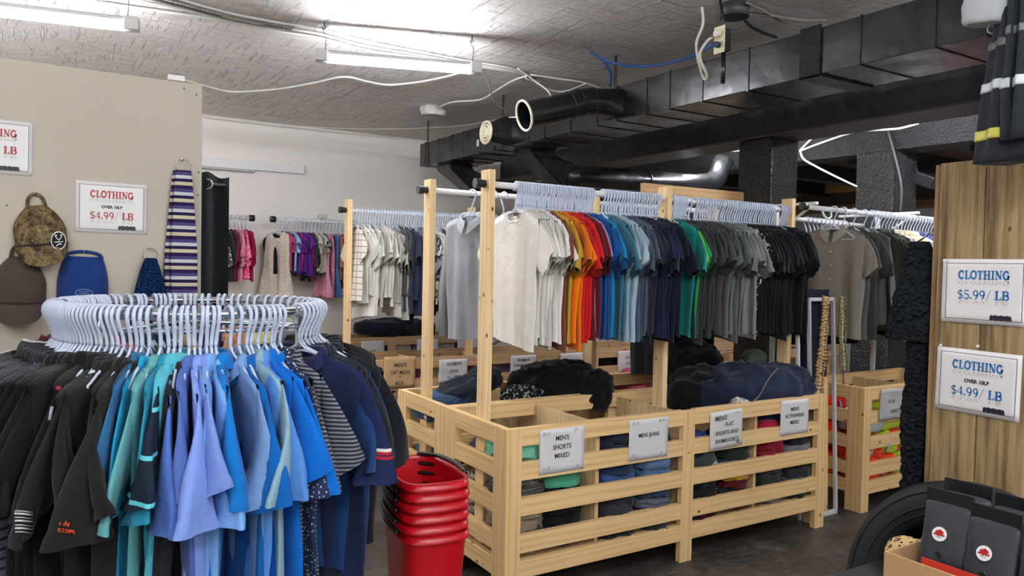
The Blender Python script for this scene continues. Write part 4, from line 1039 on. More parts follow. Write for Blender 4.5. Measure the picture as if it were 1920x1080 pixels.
YF = 3.1245
PR = lambda s, y, sz=.03: (s, sz, 0, y, INK, .0006, 0)
paper_sign("white sign reading men's shorts mixed on the left of the front bin", (2.25, YF, .744), .277, .225, FACE_S, [PR("MEN'S", .062, .034), PR('SHORTS', .017, .034), PR('MIXED', -.028, .034)], .0, 0, None, (('30-31', -.1, .09), ('29', .08, .095), ('26-28', -.1, -.085), ('36', .095, -.092)))
paper_sign("white sign reading mens jeans on the front bin beside the middle post", (2.832, YF, .742), .282, .222, FACE_S, [PR('MENS JEANS', .022, .03)], .0, 0, None, (('32-33', -.1, .09), ('34-36', .09, .094), ('30-31', -.1, -.083), ('38', .09, -.09)))
HW = lambda s, y, x=0, sz=.034: (s, sz, x, y, plain('#55565a', .7), .0005, .12)
paper_sign("crinkled handwritten sign about men's shorts on the front bin", (3.435, YF, .737), .272, .222, FACE_S, [HW("MEN'S", .07, -.05, .04), HW('FLAT', .03, .02), HW('SHORTS AND', -.018), HW('SWIMSHORTS', -.065), HW('XS', -.085, .09, .028)], .03, .006, None, (('FO', .09, .09),))
paper_sign("white sign reading men's activewear mixed at the right of the front bin", (4.052, YF, .755), .27, .218, FACE_S, [PR("MEN'S", .05, .032), PR('ACTIVEWEAR', .008, .032), PR('MIXED', -.034, .032)])
paper_sign('crumpled grey handwritten sign on the high-visibility bin', (5.15, 3.166, .745), .27, .22, FACE_S, [HW('HI-VIS', .02, -.02, .036), HW('SAFETY', -.05, .03, .036)], -.02, .014, plain('#b9b8b6', .6))
CARD = plain('#cda876', .8)
Y2 = 5.826
paper_sign("brown cardboard sign with handwriting starting mens on the second row", (2.52, Y2, .77), .28, .26, FACE_S, [HW("MEN'S", .06, 0, .045), HW('CAT MENS', 0, 0, .04), HW('+', -.04, 0, .04), HW('BOX', -.09, 0, .04)], -.02, .008, CARD, th=.004)
paper_sign('crumpled white handwritten sign on the second row left of the front post', (3.02, Y2, .755), .28, .2, FACE_S, [HW("WOMEN'S", .06), HW('JEANS', .0), HW('ALL SIZES', -.055)], 0, .014)
paper_sign("white sign reading women's casual pants on the second row", (3.74, Y2, .75), .28, .21, FACE_S, [PR("WOMEN'S", .06, .033), PR('CASUAL PANTS', .015, .033)])
paper_sign('handwritten white sign on the second row behind the red T-shirts', (4.28, Y2, .745), .26, .215, FACE_S, [HW("WOMEN'S", .04), HW('SHORTS', -.02)], .02, .01)
paper_sign('handwritten white sign on the second row under the dark T-shirts', (4.98, Y2, .74), .27, .215, FACE_S, [HW('LADIES', .04), HW('TOPS', -.02)], .02, .01)
paper_sign('white printed sign on the second row right of the middle post', (5.62, Y2, .75), .26, .2, FACE_S, [PR('BABY', .04, .03), PR('MIXED', 0, .03)])
Y3 = 7.596
for k, (x, s_) in enumerate(((2.98, 'GIRLS'), (3.62, 'BOYS'), (4.12, 'KIDS'))):
    paper_sign(('leftmost' if k == 0 else 'middle' if k == 1 else 'rightmost') + ' of the three white signs on the back wall bin', (x, Y3, .74), .26, .2, FACE_S, [PR(s_, -.01, .03)])


def price_sign(label, c, face, ink, price, over, wd=.285, ht=.225, tilt=0.0, pins=()):
    t = empty('price_sign', c, label, 'sign', 'laminated clothing price signs'); t.matrix_world = Matrix.Translation(c) @ face @ Matrix.Rotation(tilt, 4, 'Z')
    sheet('laminate', wd, ht, plain('#e0ddd8', .3), t, .0015)
    bm = bmesh.new(); a, b = wd / 2 - .014, ht / 2 - .014; e = .0019
    for x0, x1, y0, y1 in ((-a, a, b - e, b), (-a, a, -b, -b + e), (-a, -a + e, -b, b), (a - e, a, -b, b)): box_bm(bm, (x0, y0, .0012), (x1, y1, .0019))
    link('border_line', finish(bm, 'border', False), INK, t)
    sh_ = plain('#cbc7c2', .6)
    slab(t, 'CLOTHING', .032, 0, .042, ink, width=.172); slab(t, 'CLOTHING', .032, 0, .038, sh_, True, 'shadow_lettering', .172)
    if over: text(t, 'OVER 10LB', .0175, 0, .002, INK, 'lettering', .0008)
    yp = -.052 if over else -.028
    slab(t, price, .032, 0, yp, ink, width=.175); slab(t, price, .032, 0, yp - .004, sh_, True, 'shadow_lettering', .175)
    bm = bmesh.new(); cx, cy = .062, -b + .011; q = [bm.verts.new((cx + .036 * cos(2 * pi * k / 24) * (1 + .08 * sin(5 * k)), cy + (.0085 if sin(2 * pi * k / 24) > 0 else -.0085) * (1 + .2 * sin(3.3 * k)), .0024)) for k in range(24)]
    bm.faces.new(q); link('marker_block', finish(bm, 'marker', False), plain('#17131f', .5), t)
    for x, y in pins: cyl('push_pin', (x, y, .001), .005, .006, 'z', plain('#e8e4da', .4), t, 12)
    return t


price_sign('laminated red clothing sign over 10lb at $4.99 beside the striped scarf', (.266, LWY - .003, 1.895), FACE_S, REDINK, '$4.99/ LB', True, tilt=-.01, pins=((-.135, .105), (.135, .103)))
price_sign('laminated red clothing sign cut off by the left picture edge', (-.177, LWY - .003, 2.127), FACE_S, REDINK, '$5.99/ LB', False, tilt=-.01)
BX = 2.81
price_sign('laminated blue clothing sign at $5.99 on the wooden board', (BX - .003, 1.401, 1.62), FACE_W, BLUEINK, '$5.99/ LB', False, .285, .228, -.0, ((-.136, .108),))
price_sign('laminated blue clothing sign over 10lb at $4.99 low on the wooden board', (BX - .003, 1.41, 1.298), FACE_W, BLUEINK, '$4.99/ LB', True, .285, .228, -.012, ((-.13, .118), (.0, .13)))

# wooden board
t = empty('wooden_board', (BX, 1.41, 0), 'weathered brown plank board carrying the blue price signs', 'board'); OW = pine(2, '#a08760', '#7c6644', True)
box('plank', (0, .0, 0), (.026, .158, 2.085), OW, t, .004); box('plank', (0, -.16, 0), (.026, -.003, 2.06), OW, t, .004)
box('frame_post', (.027, .06, 0), (.115, .098, 2.03), OW, t, .004); box('frame_post', (.027, -.15, 0), (.115, -.112, 2.03), OW, t, .004); box('batten', (.027, -.112, 1.9), (.06, .06, 1.98), pine(1, '#8a6a43', '#6a4d2d', True), t, .004)
box('edge_strip', (-.001, .159, 0), (.026, .176, 2.08), pine(2, '#93754d', '#735634', True), t, .003)
t = empty('slatted_crate', (3.0, .9, 0), 'pale slatted wooden crate at the right edge behind the board', 'crate')
for z in (.1, .3, .5, .7, .9, 1.1, 1.3): box('slat', (0, 0, z), (.02, .5, z + .12), pine(1, '#d2b17c', '#b38f5a'), t)
for y in (.0, .46): box('post', (.021, y, 0), (.06, y + .04, 1.44), pine(2, '#d2b17c', '#b38f5a'), t)

# ================================================================== things on the left partition
def cap(label, c, mat, wd, ht, group, brim=True, tilt=0.0, brimmat=None, seed=0, topw=.34, loop=.05):
    t = empty('baseball_cap', c, label, 'cap', group); t.rotation_euler = (0, tilt, 0)
    bm = bmesh.new(); rows = []; NR, NC = 14, 26
    for j in range(NR + 1):
        q = j / NR; row = []
        for i in range(NC + 1):
            a = pi * i / NC; z = ht * (1 - q)                                  # from the pointed top by the strap to the brim line
            wq = wd / 2 * (topw + (1 - topw) * sin(min(1, q * 1.6) * pi / 2) ** .85); dq = .115 * sin(min(1, .12 + q * .95) * pi / 2) * (1 - .12 * q)
            n_ = noise.noise((cos(a) * 3 + seed, q * 4, seed)) * .008
            row.append(bm.verts.new((wq * cos(a), -dq * abs(sin(a)) ** .85 - n_, z)))
        rows.append(row)
    for A, B in zip(rows, rows[1:]):
        for i in range(NC): bm.faces.new((A[i], A[i + 1], B[i + 1], B[i]))
    link('crown', finish(bm, 'crown'), mat, t)
    tube('strap', smooth_pts([(-wd * topw * .5, -.012, ht * .97), (-wd * topw * .38, -.015, ht + loop * .6), (0, -.008, ht + loop), (wd * topw * .38, -.015, ht + loop * .6), (wd * topw * .5, -.012, ht * .97)], 5), .007, brimmat or mat, t, 8)
    cyl('button', (0, -.075, ht * .52), .009, .006, 'y', mat, t, 14)
    if brim:
        bm = bmesh.new(); rows = []
        for j in range(9):
            q = j / 8; rows.append([])
            for i in range(23):
                a = pi * i / 22; w_ = wd / 2 * (1.02 - .10 * q * q); cx = cos(a)
                rows[-1].append(bm.verts.new((w_ * (1 if cx > 0 else -1) * abs(cx) ** .85, -.102 * abs(sin(a)) ** .7 - .02 * q * abs(sin(a)), .004 - .088 * q * (abs(sin(a)) ** .62))))
        for A, B in zip(rows, rows[1:]):
            for i in range(22): bm.faces.new((A[i], A[i + 1], B[i + 1], B[i]))
        link('brim', finish(bm, 'brim'), brimmat or mat, t)
        tube('brim_band', [(wd / 2 * .985 * cos(pi * i / 20), -.104 * abs(sin(pi * i / 20)) ** .8, .006) for i in range(21)], .005, plain('#1d1813', .8), t, 6)
    tube('wall_hook', [(0, -.0, ht + loop - .006), (0, -.015, ht + loop - .006), (0, -.016, ht + loop + .006)], .003, STEEL, t, 6)
    return t


def mat_camo():
    n = NT('camouflage_cloth'); v = n.coord('Object'); f = n.noise(v, 22, 4, .7); g = n.noise(v, 70, 3, .7)
    c = n.ramp(f, [(0, '#3b3326'), (.42, '#5b4c36'), (.52, '#786849'), (.62, '#4a4030'), (.7, '#8d7d57')], 'CONSTANT')
    c = n.mix(n.ramp(g, [(.6, (0, 0, 0, 1)), (.66, (.8, .8, .8, 1))]), c, '#9b8b5c'); return n.set(c, .9, 0, .1)


CG = 'caps hung on the beige partition'
t = cap('camouflage cap with a round black and white badge', (.0, LWY, 1.715), mat_camo(), .195, .175, CG, tilt=-.12, seed=2)
b_ = cyl('badge', (.062, -.098, .018), .03, .004, 'y', plain('#16171a', .4), t, 28); b_.scale = (.95, 1, 1.25); b_.rotation_euler = (.2, 0, .35)
WB = plain('#e6e6e2', .5)
tube('badge_rim', [(.03 * cos(2 * pi * k / 28), -.001, .03 * sin(2 * pi * k / 28)) for k in range(28)], .0022, WB, b_, 6, True, (0, 0, 0))
for L in (smooth_pts([(0, -.003, .002), (-.009, -.003, .01), (-.014, -.003, .02), (-.006, -.003, .018)], 3), smooth_pts([(0, -.003, .002), (.009, -.003, .01), (.014, -.003, .02), (.006, -.003, .018)], 3), [(-.018, -.003, -.004), (.018, -.003, -.004)], smooth_pts([(-.012, -.003, -.018), (0, -.003, -.011), (.012, -.003, -.014)], 3)):
    tube('badge_emblem', L, .002, WB, b_, 6, False, (0, 0, 0))
cap('brown cap hanging lowest at the left picture edge', (-.085, LWY, 1.47), cloth('#4e443b'), .2, .2, CG, tilt=.03, seed=5)
t = cap('blue cap hung with its rear strap upwards', (.152, LWY, 1.46), cloth('#1c3b78'), .2, .215, CG, True, .02, cloth('#1c3b78'), 9, .72, .022)
e_ = [(.032 * cos(2 * pi * k / 24), -.112, .06 + .014 * sin(2 * pi * k / 24)) for k in range(24)]; tube('badge_stitching', e_, .0018, plain('#7f93c4', .7), t, 6, True, (0, 0, 0))
for z in (.064, .056): tube('badge_stitching', [(-.02, -.1135, z), (.02, -.1135, z)], .0016, plain('#7f93c4', .7), t, 6, False, (0, 0, 0))


def mat_scarf():
    n = NT('striped_scarf_knit'); v = n.coord('Object'); sp = n.new('ShaderNodeSeparateXYZ'); n.link(v, sp.inputs[0])
    f = n.math('FRACT', n.math('DIVIDE', n.math('MULTIPLY', sp.outputs[2], -1.0), .0775))
    c = n.ramp(f, [(0, '#2b2148'), (.21, '#4f4676'), (.40, '#c4c6c2'), (.60, '#2a2047'), (.79, '#c9bfa0')], 'CONSTANT')
    n.bump(n.noise(v, 300, 1), .4, .003); return n.set(c, .95, 0, .1)


t = empty('striped_scarf', (.556, LWY, 2.09), 'purple, white and cream striped scarf hanging from a ring on the partition edge', 'scarf')
def strip(name, parent, pts, mat, th=.012):
    """a hanging knitted strip: rows of (x centre, half width, y front, z)"""
    bm = bmesh.new(); rows = []
    for i, (x, hw, y, z) in enumerate(pts):
        L = []
        for k in range(20):
            a = 2 * pi * k / 20; cx = (1 if cos(a) > 0 else -1) * abs(cos(a)) ** .6
            L.append(bm.verts.new((x + hw * cx, y + th * sin(a) + .004 * sin(cx * 7 + z * 6), z)))
        rows.append(L)
    for A, B in zip(rows, rows[1:]):
        for k in range(20): bm.faces.new((A[k], A[(k + 1) % 20], B[(k + 1) % 20], B[k]))
    bm.faces.new(rows[0]); bm.faces.new(rows[-1]); return link(name, finish(bm, name), mat, parent)
SC = mat_scarf()
strip('front_length', t, [(.0 + .008 * q, .034 + .024 * min(1, q * 2.2) ** .8, -.045 - .01 * q, -.008 - .86 * q) for q in [i / 24 for i in range(25)]], SC, .011)
strip('rear_length', t, [(-.012 - .012 * q, .03 + .028 * min(1, q * 2.2) ** .8, -.02, -.008 - .82 * q) for q in [i / 24 for i in range(25)]], SC, .009)
ring_on('hanging_ring', t, (0, -.03, .012), (0, 1, .15), .033, .0022, CHROME); cyl('nail', (0, -.04, .043), .004, .04, 'y', plain('#8a5a40', .5), t, 8)
t = empty('knit_scarf', (.419, LWY, 1.685), 'chunky dark blue knitted scarf hanging from a small ring', 'scarf')
KN = knit('#16305c', 70)
strip('knitted_loop', t, [(0, .02 + .062 * min(1, q * 1.8) ** .7, -.045, -.01 - .42 * q) for q in [i / 16 for i in range(17)]], KN, .035)
for s in (-1, 1): strip('knitted_ridge', t, [(s * (.008 + .03 * q), .018 + .012 * q, -.075, -.015 - .4 * q) for q in [i / 16 for i in range(17)]], KN, .014)
ring_on('hanging_ring', t, (0, -.03, .005), (0, 1, .1), .03, .0022, CHROME); cyl('nail', (0, -.03, .034), .004, .03, 'y', plain('#8a5a40', .5), t, 8)
# black grommet curtain behind the partition
t = empty('black_curtain', (.80, 4.42, 2.08), 'black grommet curtain hanging just behind the partition edge', 'curtain')
bm = bmesh.new(); rows = []
for j in range(9):
    z = .055 - 1.9 * j / 8; rows.append([bm.verts.new((-.17 + .25 * i / 40, .035 * sin(i / 40 * 9 + .4), z - (.012 * sin(i / 40 * 9) if j == 0 else 0))) for i in range(41)])
for A, B in zip(rows, rows[1:]):
    for i in range(40): bm.faces.new((A[i], A[i + 1], B[i + 1], B[i]))
link('panel', finish(bm, 'panel'), cloth('#1b2023'), t); ring_on('grommet', t, (-.04, -.03, 0), (.25, 1, 0), .026, .005, STEEL)
tube('curtain_rod', [(-.9, 0, 0), (.06, 0, 0)], .011, BLACKPLAS, t, 10); box('rod_bracket', (-.75, -.47, -.02), (-.72, .01, -.005), BLACKPLAS, t, .002)
for px, py, wh in ((372, 323, 'beside the top of the striped scarf'), (371, 366, 'beside the striped scarf, below another'), (345, 166, 'under the white cable joiner'), (368, 178, 'in the top corner of the partition'), (13, 385, 'above the brown cap')): 
    q = at(px, py, 'y', LWY); o = cyl('screw_head', (q.x, LWY - .003, q.z), .0045, .004, 'y', plain('#5e564a', .5), None, 10); tag(o, 'dark screw head in the partition ' + wh, 'screw', 'screw heads in the partition')

# ================================================================== shopping baskets
def basket_proto():
    t = empty('shopping_basket', (0, 0, 0), 'x', 'basket'); RED = NT('red_plastic').set('#bb0d1a', .3, 0, .5)
    def ringp(w_, l_, z, n=40, e=.33, nose=.0):
        out = []
        for k in range(n):
            a = 2 * pi * k / n; pw = lambda c: (1 if c > 0 else -1) * abs(c) ** e
            x, y = w_ * pw(cos(a)), l_ * pw(sin(a)); y += nose * (1 - (x / w_) ** 2) * (-1 if y < 0 else .4); x *= 1 - .34 * max(0, (y / l_)) ** 2 * .8
            out.append(Vector((x, y, z)))
        return out
    bm = bmesh.new(); rows = []
    for q in range(10):
        f = q / 9; sl = 1 - .22 * f; rows.append([bm.verts.new(p) for p in ringp(.132 * sl, .205 * sl, -.46 * f, nose=.022)])
    for f in (.97, .6): 
        pass
    for A, B in zip(rows, rows[1:]):
        for k in range(40): bm.faces.new((A[k], A[(k + 1) % 40], B[(k + 1) % 40], B[k]))
    bm.faces.new(rows[-1]); link('body', finish(bm, 'body'), RED, t)
    bm = bmesh.new()
    for i in range(40):
        a = rows and ringp(.104, .16, -.45, nose=.02)[i]; b_ = ringp(.112, .174, -.34, nose=.02)[i]; tube_bm(bm, [a, b_], .0032, 5)
    link('rib', finish(bm, 'ribs'), RED, t)
    bm = bmesh.new(); P = ringp(.138, .212, 0, 48, nose=.024); Q = ringp(.142, .216, -.026, 48, nose=.024); I = ringp(.128, .2, .0, 48, nose=.02); J = ringp(.131, .204, -.024, 48, nose=.02)
    L = [[bm.verts.new(p) for p in X] for X in (J, I, P, Q)]
    for A, B in zip(L, L[1:]):
        for k in range(48): bm.faces.new((A[k], A[(k + 1) % 48], B[(k + 1) % 48], B[k]))
    link('rim', finish(bm, 'rim'), RED, t)
    for s in (-1, 1):
        bm = bmesh.new(); pts = [(s * .143, -.12, -.002), (s * .146, -.02, .004), (s * .14, .06, .005), (s * .115, .15, .005), (s * .05, .215, .004)]
        tube_bm(bm, smooth_pts(pts, 4), .0095, 8); link('handle', finish(bm, 'handle'), BLACKPLAS, t)
        cyl('handle_pin', (s * .1495, -.118, -.002), .005, .004, 'x', STEEL, t, 10)
    return t
proto = basket_proto(); proto_kids = [c for c in bpy.data.objects if c.parent is proto]
for k in range(6):
    z = .845 - .041 * k; r_ = proto if k == 0 else proto.copy()
    if k:
        COL.objects.link(r_)
        for c in proto_kids: d_ = c.copy(); COL.objects.link(d_); d_.parent = r_
    r_.location = (1.318 + (.004 if k % 2 else 0), 2.80, z); r_.rotation_euler = (0, 0, -.12 + .015 * (k % 3))
    tag(r_, ('topmost' if k == 0 else 'bottom' if k == 5 else ordinal(k + 1) + ' from the top') + ' red plastic shopping basket in the nested stack', 'basket', 'nested red shopping baskets')
t = empty('basket_trolley', (1.318, 2.8, -.015), 'low dark wheeled base under the stack of red baskets', 'trolley')
box('platform', (-.1, -.15, .12), (.1, .15, .19), BLACKPLAS, t, .01)
for x in (-.08, .08):
    for y in (-.12, .12): cyl('wheel', (x - .012, y, .03), .03, .024, 'x', BLACKPLAS, t, 16); box('fork', (x - .008, y - .008, .03), (x + .008, y + .008, .125), STEEL, t, .001)

# ================================================================== mirror with bead necklaces
MY, MX0, MX1, MZ = 3.085, 4.385, 4.70, 1.52
t = empty('frame_stand', (4.56, 3.262, 0), 'tall narrow empty white frame standing between the front bin and the high-visibility bin', 'frame'); t.rotation_euler = (radians(-3), 0, .0)
for nm, lo, hi in (('frame_side', (-.13, -.012, .0), (-.11, .012, 1.5)), ('frame_side', (.13, -.012, 0), (.15, .012, 1.5)), ('frame_top', (-.13, -.012, 1.475), (.15, .012, 1.5)), ('frame_bottom', (-.13, -.012, 0), (.15, .012, .03))): box(nm, lo, hi, plain('#d3d3d2', .35), t, .003)
box('frame_side', (-.215, .02, 0), (-.19, .04, 1.25), plain('#c9c9c8', .4), t, .003); box('hinge_bar', (-.215, .012, .6), (-.11, .02, .62), STEEL, t, .001)
def beads(label, x, z0, z1, h_, r, sway, seed):
    rb = random.Random(seed); t2 = empty('bead_necklace', (4.56 + x, 3.24, z0), label, 'necklace', 'bead necklaces on the white frame')
    for s in (-1.6, -.6, .4, 1.4):
        bm = bmesh.new(); k = 0; z = 0
        while z > z1 - z0:
            f = z / (z1 - z0); px = s * .014 * (1 + f) + sway * f * f + .004 * sin(z * 30 + s); rr_ = r * rb.uniform(.7, 1.25)
            bmesh.ops.create_icosphere(bm, subdivisions=1, radius=rr_, matrix=Matrix.Translation((px, -.012 - .006 * abs(s), z))); z -= rr_ * 1.7
        link('bead_strand', finish(bm, 'beads'), plain(h_ if s != .4 else '#c9b48a', .4), t2)
    tube('loop', [(-.01, -.012, 0), (-.008, .0, .016), (.008, .0, .016), (.014, -.012, 0)], .003, plain(h_, .5), t2, 6)
beads('tan wooden bead necklaces over the left of the white frame', -.105, 1.5, .82, '#b08a58', .0125, -.06, 1)
beads('olive green bead necklaces over the right of the white frame', .075, 1.5, 1.0, '#77754e', .0095, .05, 2)
o = tube('twig_garland', smooth_pts([(4.7, 3.235, 1.5), (4.705, 3.23, 1.3), (4.712, 3.24, 1.15), (4.70, 3.24, 1.02), (4.715, 3.245, .9)], 6), .005, plain('#5d5846', .8)); tag(o, 'thin twig garland down the right edge of the white frame', 'garland')
o = box('wooden_batten', (4.60, 3.30, 0), (4.645, 3.335, .95), pine(2), None, .003); o.rotation_euler = (0, -.05, 0); tag(o, 'loose wooden batten leaning behind the white frame', 'batten')
o = empty('navy_trousers', (4.62, 3.42, 1.55), 'dark navy trousers hanging behind the white frame', 'trousers'); strip('cloth', o, [(0, .14, 0, -.9 * q) for q in [i / 10 for i in range(11)]], C_('#1b2232'), .03)

# ================================================================== right foreground
# knitted shawl on the board's edge
t = empty('knitted_shawl', (2.85, 1.665, 1.80), 'black chunky knitted shawl hanging at the edge of the wooden board', 'shawl')
KB = knit('#1d2124', 60)
def shag(name, parent, pts, mat, th, seed):
    bm = bmesh.new(); rows = []; n_ = 36
    for (x, hw, y, z) in pts:
        L = []
        for k in range(n_):
            a = 2 * pi * k / n_; d_ = .012 * noise.noise((cos(a) * 2.2 + seed, z * 26, sin(a) * 2)) + .008 * noise.noise((cos(a) * 6, z * 60, seed))
            L.append(bm.verts.new((x + (th + d_) * sin(a), y + (hw + d_) * cos(a), z)))
        rows.append(L)
    for A, B in zip(rows, rows[1:]):
        for k in range(n_): bm.faces.new((A[k], A[(k + 1) % n_], B[(k + 1) % n_], B[k]))
    bm.faces.new(rows[0]); bm.faces.new(rows[-1]); return link(name, finish(bm, name), mat, parent)
Ltop = [(0, .03 + .072 * min(1, q * 1.25) ** .8, .0 - .008 + .018 * q, -.38 * q) for q in [i / 40 for i in range(41)]]
shag('upper_fold', t, Ltop, KB, .035, 1)
shag('lower_fold', t, [(.012, .056 - .006 * sin(q * 9), -.018 + .006 * q, -.3 - .72 * q) for q in [i / 70 for i in range(71)]], KB, .03, 4)
tube('hook', [(0, -.07, .02), (0, -.04, .03), (0, 0, .0)], .004, STEEL, t, 6)

# dark work coat with reflective bands at the upper right
t = empty('work_coat', (2.62, 1.24, 2.62), 'dark work coat with reflective white and yellow bands hanging at the upper right', 'coat')
DK = cloth('#26292d')
def fold_cone(name, parent, rows_, mat, seed, n_=48, yb=0):
    bm = bmesh.new(); R_ = []
    for (x, y, hx, hy, z) in rows_:
        R_.append([bm.verts.new((x + (hx + .012 * sin(5 * a + seed) + .02 * noise.noise((cos(a), sin(a), z * 3 + seed))) * sin(a), y + (hy + .010 * sin(6 * a + seed * 2) + .016 * noise.noise((cos(a) * 2, z * 4, seed))) * cos(a), z)) for a in [2 * pi * k / n_ for k in range(n_)]])
    for A, B in zip(R_, R_[1:]):
        for k in range(n_): bm.faces.new((A[k], A[(k + 1) % n_], B[(k + 1) % n_], B[k]))
    bm.faces.new(R_[0]); bm.faces.new(R_[-1]); return link(name, finish(bm, name), mat, parent)
prof = lambda q: (0.0, -.005 + .012 * q, .05 + .02 * q, .045 + .055 * q, -.58 * q)
fold_cone('body', t, [prof(i / 24) for i in range(25)], DK, 2)
fold_cone('sleeve', t, [(-.05 - .01 * q, -.04 - .005 * q, .03, .03 + .012 * q, -.02 - .5 * q) for q in [i / 16 for i in range(17)]], DK, 5)
def band(q0, q1, mat, extra=.004, sl=False):
    f = (lambda q: (-.05 - .01 * q, -.04 - .005 * q, .03 + extra, .03 + .012 * q + extra, -.02 - .5 * q)) if sl else (lambda q: tuple(v + (extra if k in (2, 3) else 0) for k, v in enumerate(prof(q))))
    fold_cone('reflective_band', t, [f(q0 + (q1 - q0) * i / 4) for i in range(5)], mat, 5 if sl else 2)
SV = plain('#b9bdbc', .45); YB = plain('#c2bb4a', .5)
band(.34, .385, plain('#4a4d4c', .6)); band(.56, .61, SV); band(.82, .875, YB); band(.62, .68, SV, .004, True); band(.3, .35, plain('#5a5d5c', .6), .004, True)
tube('hook', [(0, 0, 0), (0, 0, .06), (.012, 0, .075), (.0, 0, .09), (0, 0, ZC - 2.62)], .004, STEEL, t, 6)
o = pile('white_cloth', 'white cloth bag hanging at the top right corner beside the work coat', 'bag', None, (2.60, 1.31, 2.485), (.05, .085, .075), cloth('#b6b9b9'), 71, (.15, 0, 0), e=.9, amp=.016, freq=12)
tube('bag_cord', [(0, .0, .1), (.0, .0, .3), (0, 0, ZC - 2.485)], .003, plain('#cfcfcc', .6), o, 6); ring_on('bag_ring', o, (0, -.01, -.012), (1, 0, 0), .014, .003, STEEL)

# tyre on a pallet
t = empty('pallet', (2.4, .9, 0), 'low wooden pallet under the black tyre', 'pallet')
for x in (0, .1, .2, .3): box('slat', (x, 0, .2), (x + .08, .85, .22), pine(1), t)
for y in (.02, .4, .78): box('bearer', (0, y, 0), (.38, y + .05, .2), pine(0), t)
TY = NT('tyre_rubber'); v_ = TY.coord('Object'); TY.bump(TY.noise(v_, 30, 3), .15, .01); TY = TY.set('#1b1c1d', .62, 0, .35)
t = empty('tyre', (2.60, 1.315, .592), 'smooth black tyre standing upright behind the coffee bags', 'tyre'); t.rotation_euler = (0, .2, 0); t.scale = (1, 1.07, 1.07)
prof_t = [(.06, .24), (.085, .255), (.1, .29), (.1, .325), (.085, .352), (.05, .366), (0, .37), (-.05, .366), (-.085, .352), (-.1, .325), (-.1, .29), (-.085, .255), (-.06, .24), (-.07, .262), (-.085, .3), (-.07, .34), (0, .352), (.07, .34), (.085, .3), (.07, .262)]
bm = bmesh.new(); L = []
for k in range(72):
    a = 2 * pi * k / 72; L.append([bm.verts.new((x, r * cos(a), r * sin(a))) for x, r in prof_t])
for k in range(72):
    A, B = L[k], L[(k + 1) % 72]
    for j in range(len(prof_t)): bm.faces.new((A[j], A[(j + 1) % len(prof_t)], B[(j + 1) % len(prof_t)], B[j]))
link('casing', finish(bm, 'casing'), TY, t)
for R_, x in ((.33, -.1), (.285, -.1), (.265, -.092)): ring_on('sidewall_line', t, (x, 0, 0), (1, 0, 0), R_, .0035, TY, 64)

# leopard stand, box and coffee bags
LEOPARD = mat_leopard()
t = empty('display_stand', (2.14, .86, 0), 'low dark stand under the cardboard box of coffee bags', 'stand')
box('top', (0, 0, .03), (.30, .66, .70), plain('#1d1c1b', .7), t, .01); box('foot_board', (.02, .02, 0), (.28, .62, .02), BLACKPLAS, t, .002)
pile('leopard_cushion', 'leopard print cushion tucked inside the tyre beside the cardboard box', 'cushion', None, (2.40, 1.385, .66), (.055, .075, .085), LEOPARD, 77, e=.8, amp=.012, freq=8)
t = empty('cardboard_box', (2.15, .86, .69), 'open cardboard box full of black coffee bags', 'box'); CB = plain('#c49a6c', .8); W_, D_, H_ = .28, .465, .155
box('front_panel', (0, 0, 0), (.006, D_, H_), CB, t, .001); box('back_panel', (W_ - .006, 0, 0), (W_, D_, H_), CB, t, .001); box('side_panel', (.006, D_ - .006, 0), (W_ - .006, D_, H_), CB, t, .001); box('side_panel', (.006, 0, 0), (W_ - .006, .006, H_), CB, t, .001); box('bottom_panel', (.006, .006, 0), (W_ - .006, D_ - .006, .005), CB, t, 0)
for L_ in ([(-.001, .30, .11), (-.001, .295, .06)], [(-.001, .318, .11), (-.001, .312, .06)], [(-.001, .345, .092), (-.001, .27, .098)], [(-.001, .34, .075), (-.001, .268, .08)], [(-.001, .345, .1), (-.001, .325, .082)]): tube('pen_mark', L_, .0013, plain('#2c2a3a', .7), t, 5, False, (0, 0, 0))
o = box('red_card', (2.163, .9, .696), (2.166, 1.22, .862), plain('#c9361f', .5), None, .0005); tag(o, 'red card tucked along the front inside the cardboard box', 'card')
BAG = NT('matt_black_foil'); v_ = BAG.coord('Object'); BAG.bump(BAG.noise(v_, 16, 2), .25, .01); BAG = BAG.set('#34373b', .3, 0, .6)
LEAF = [(0, -1), (.06, -.45), (.62, -.55), (.5, -.3), (1, .12), (.85, .2), (.93, .55), (.62, .5), (.55, .65), (.28, .35), (.42, .9), (.2, .8), (0, 1.15)]
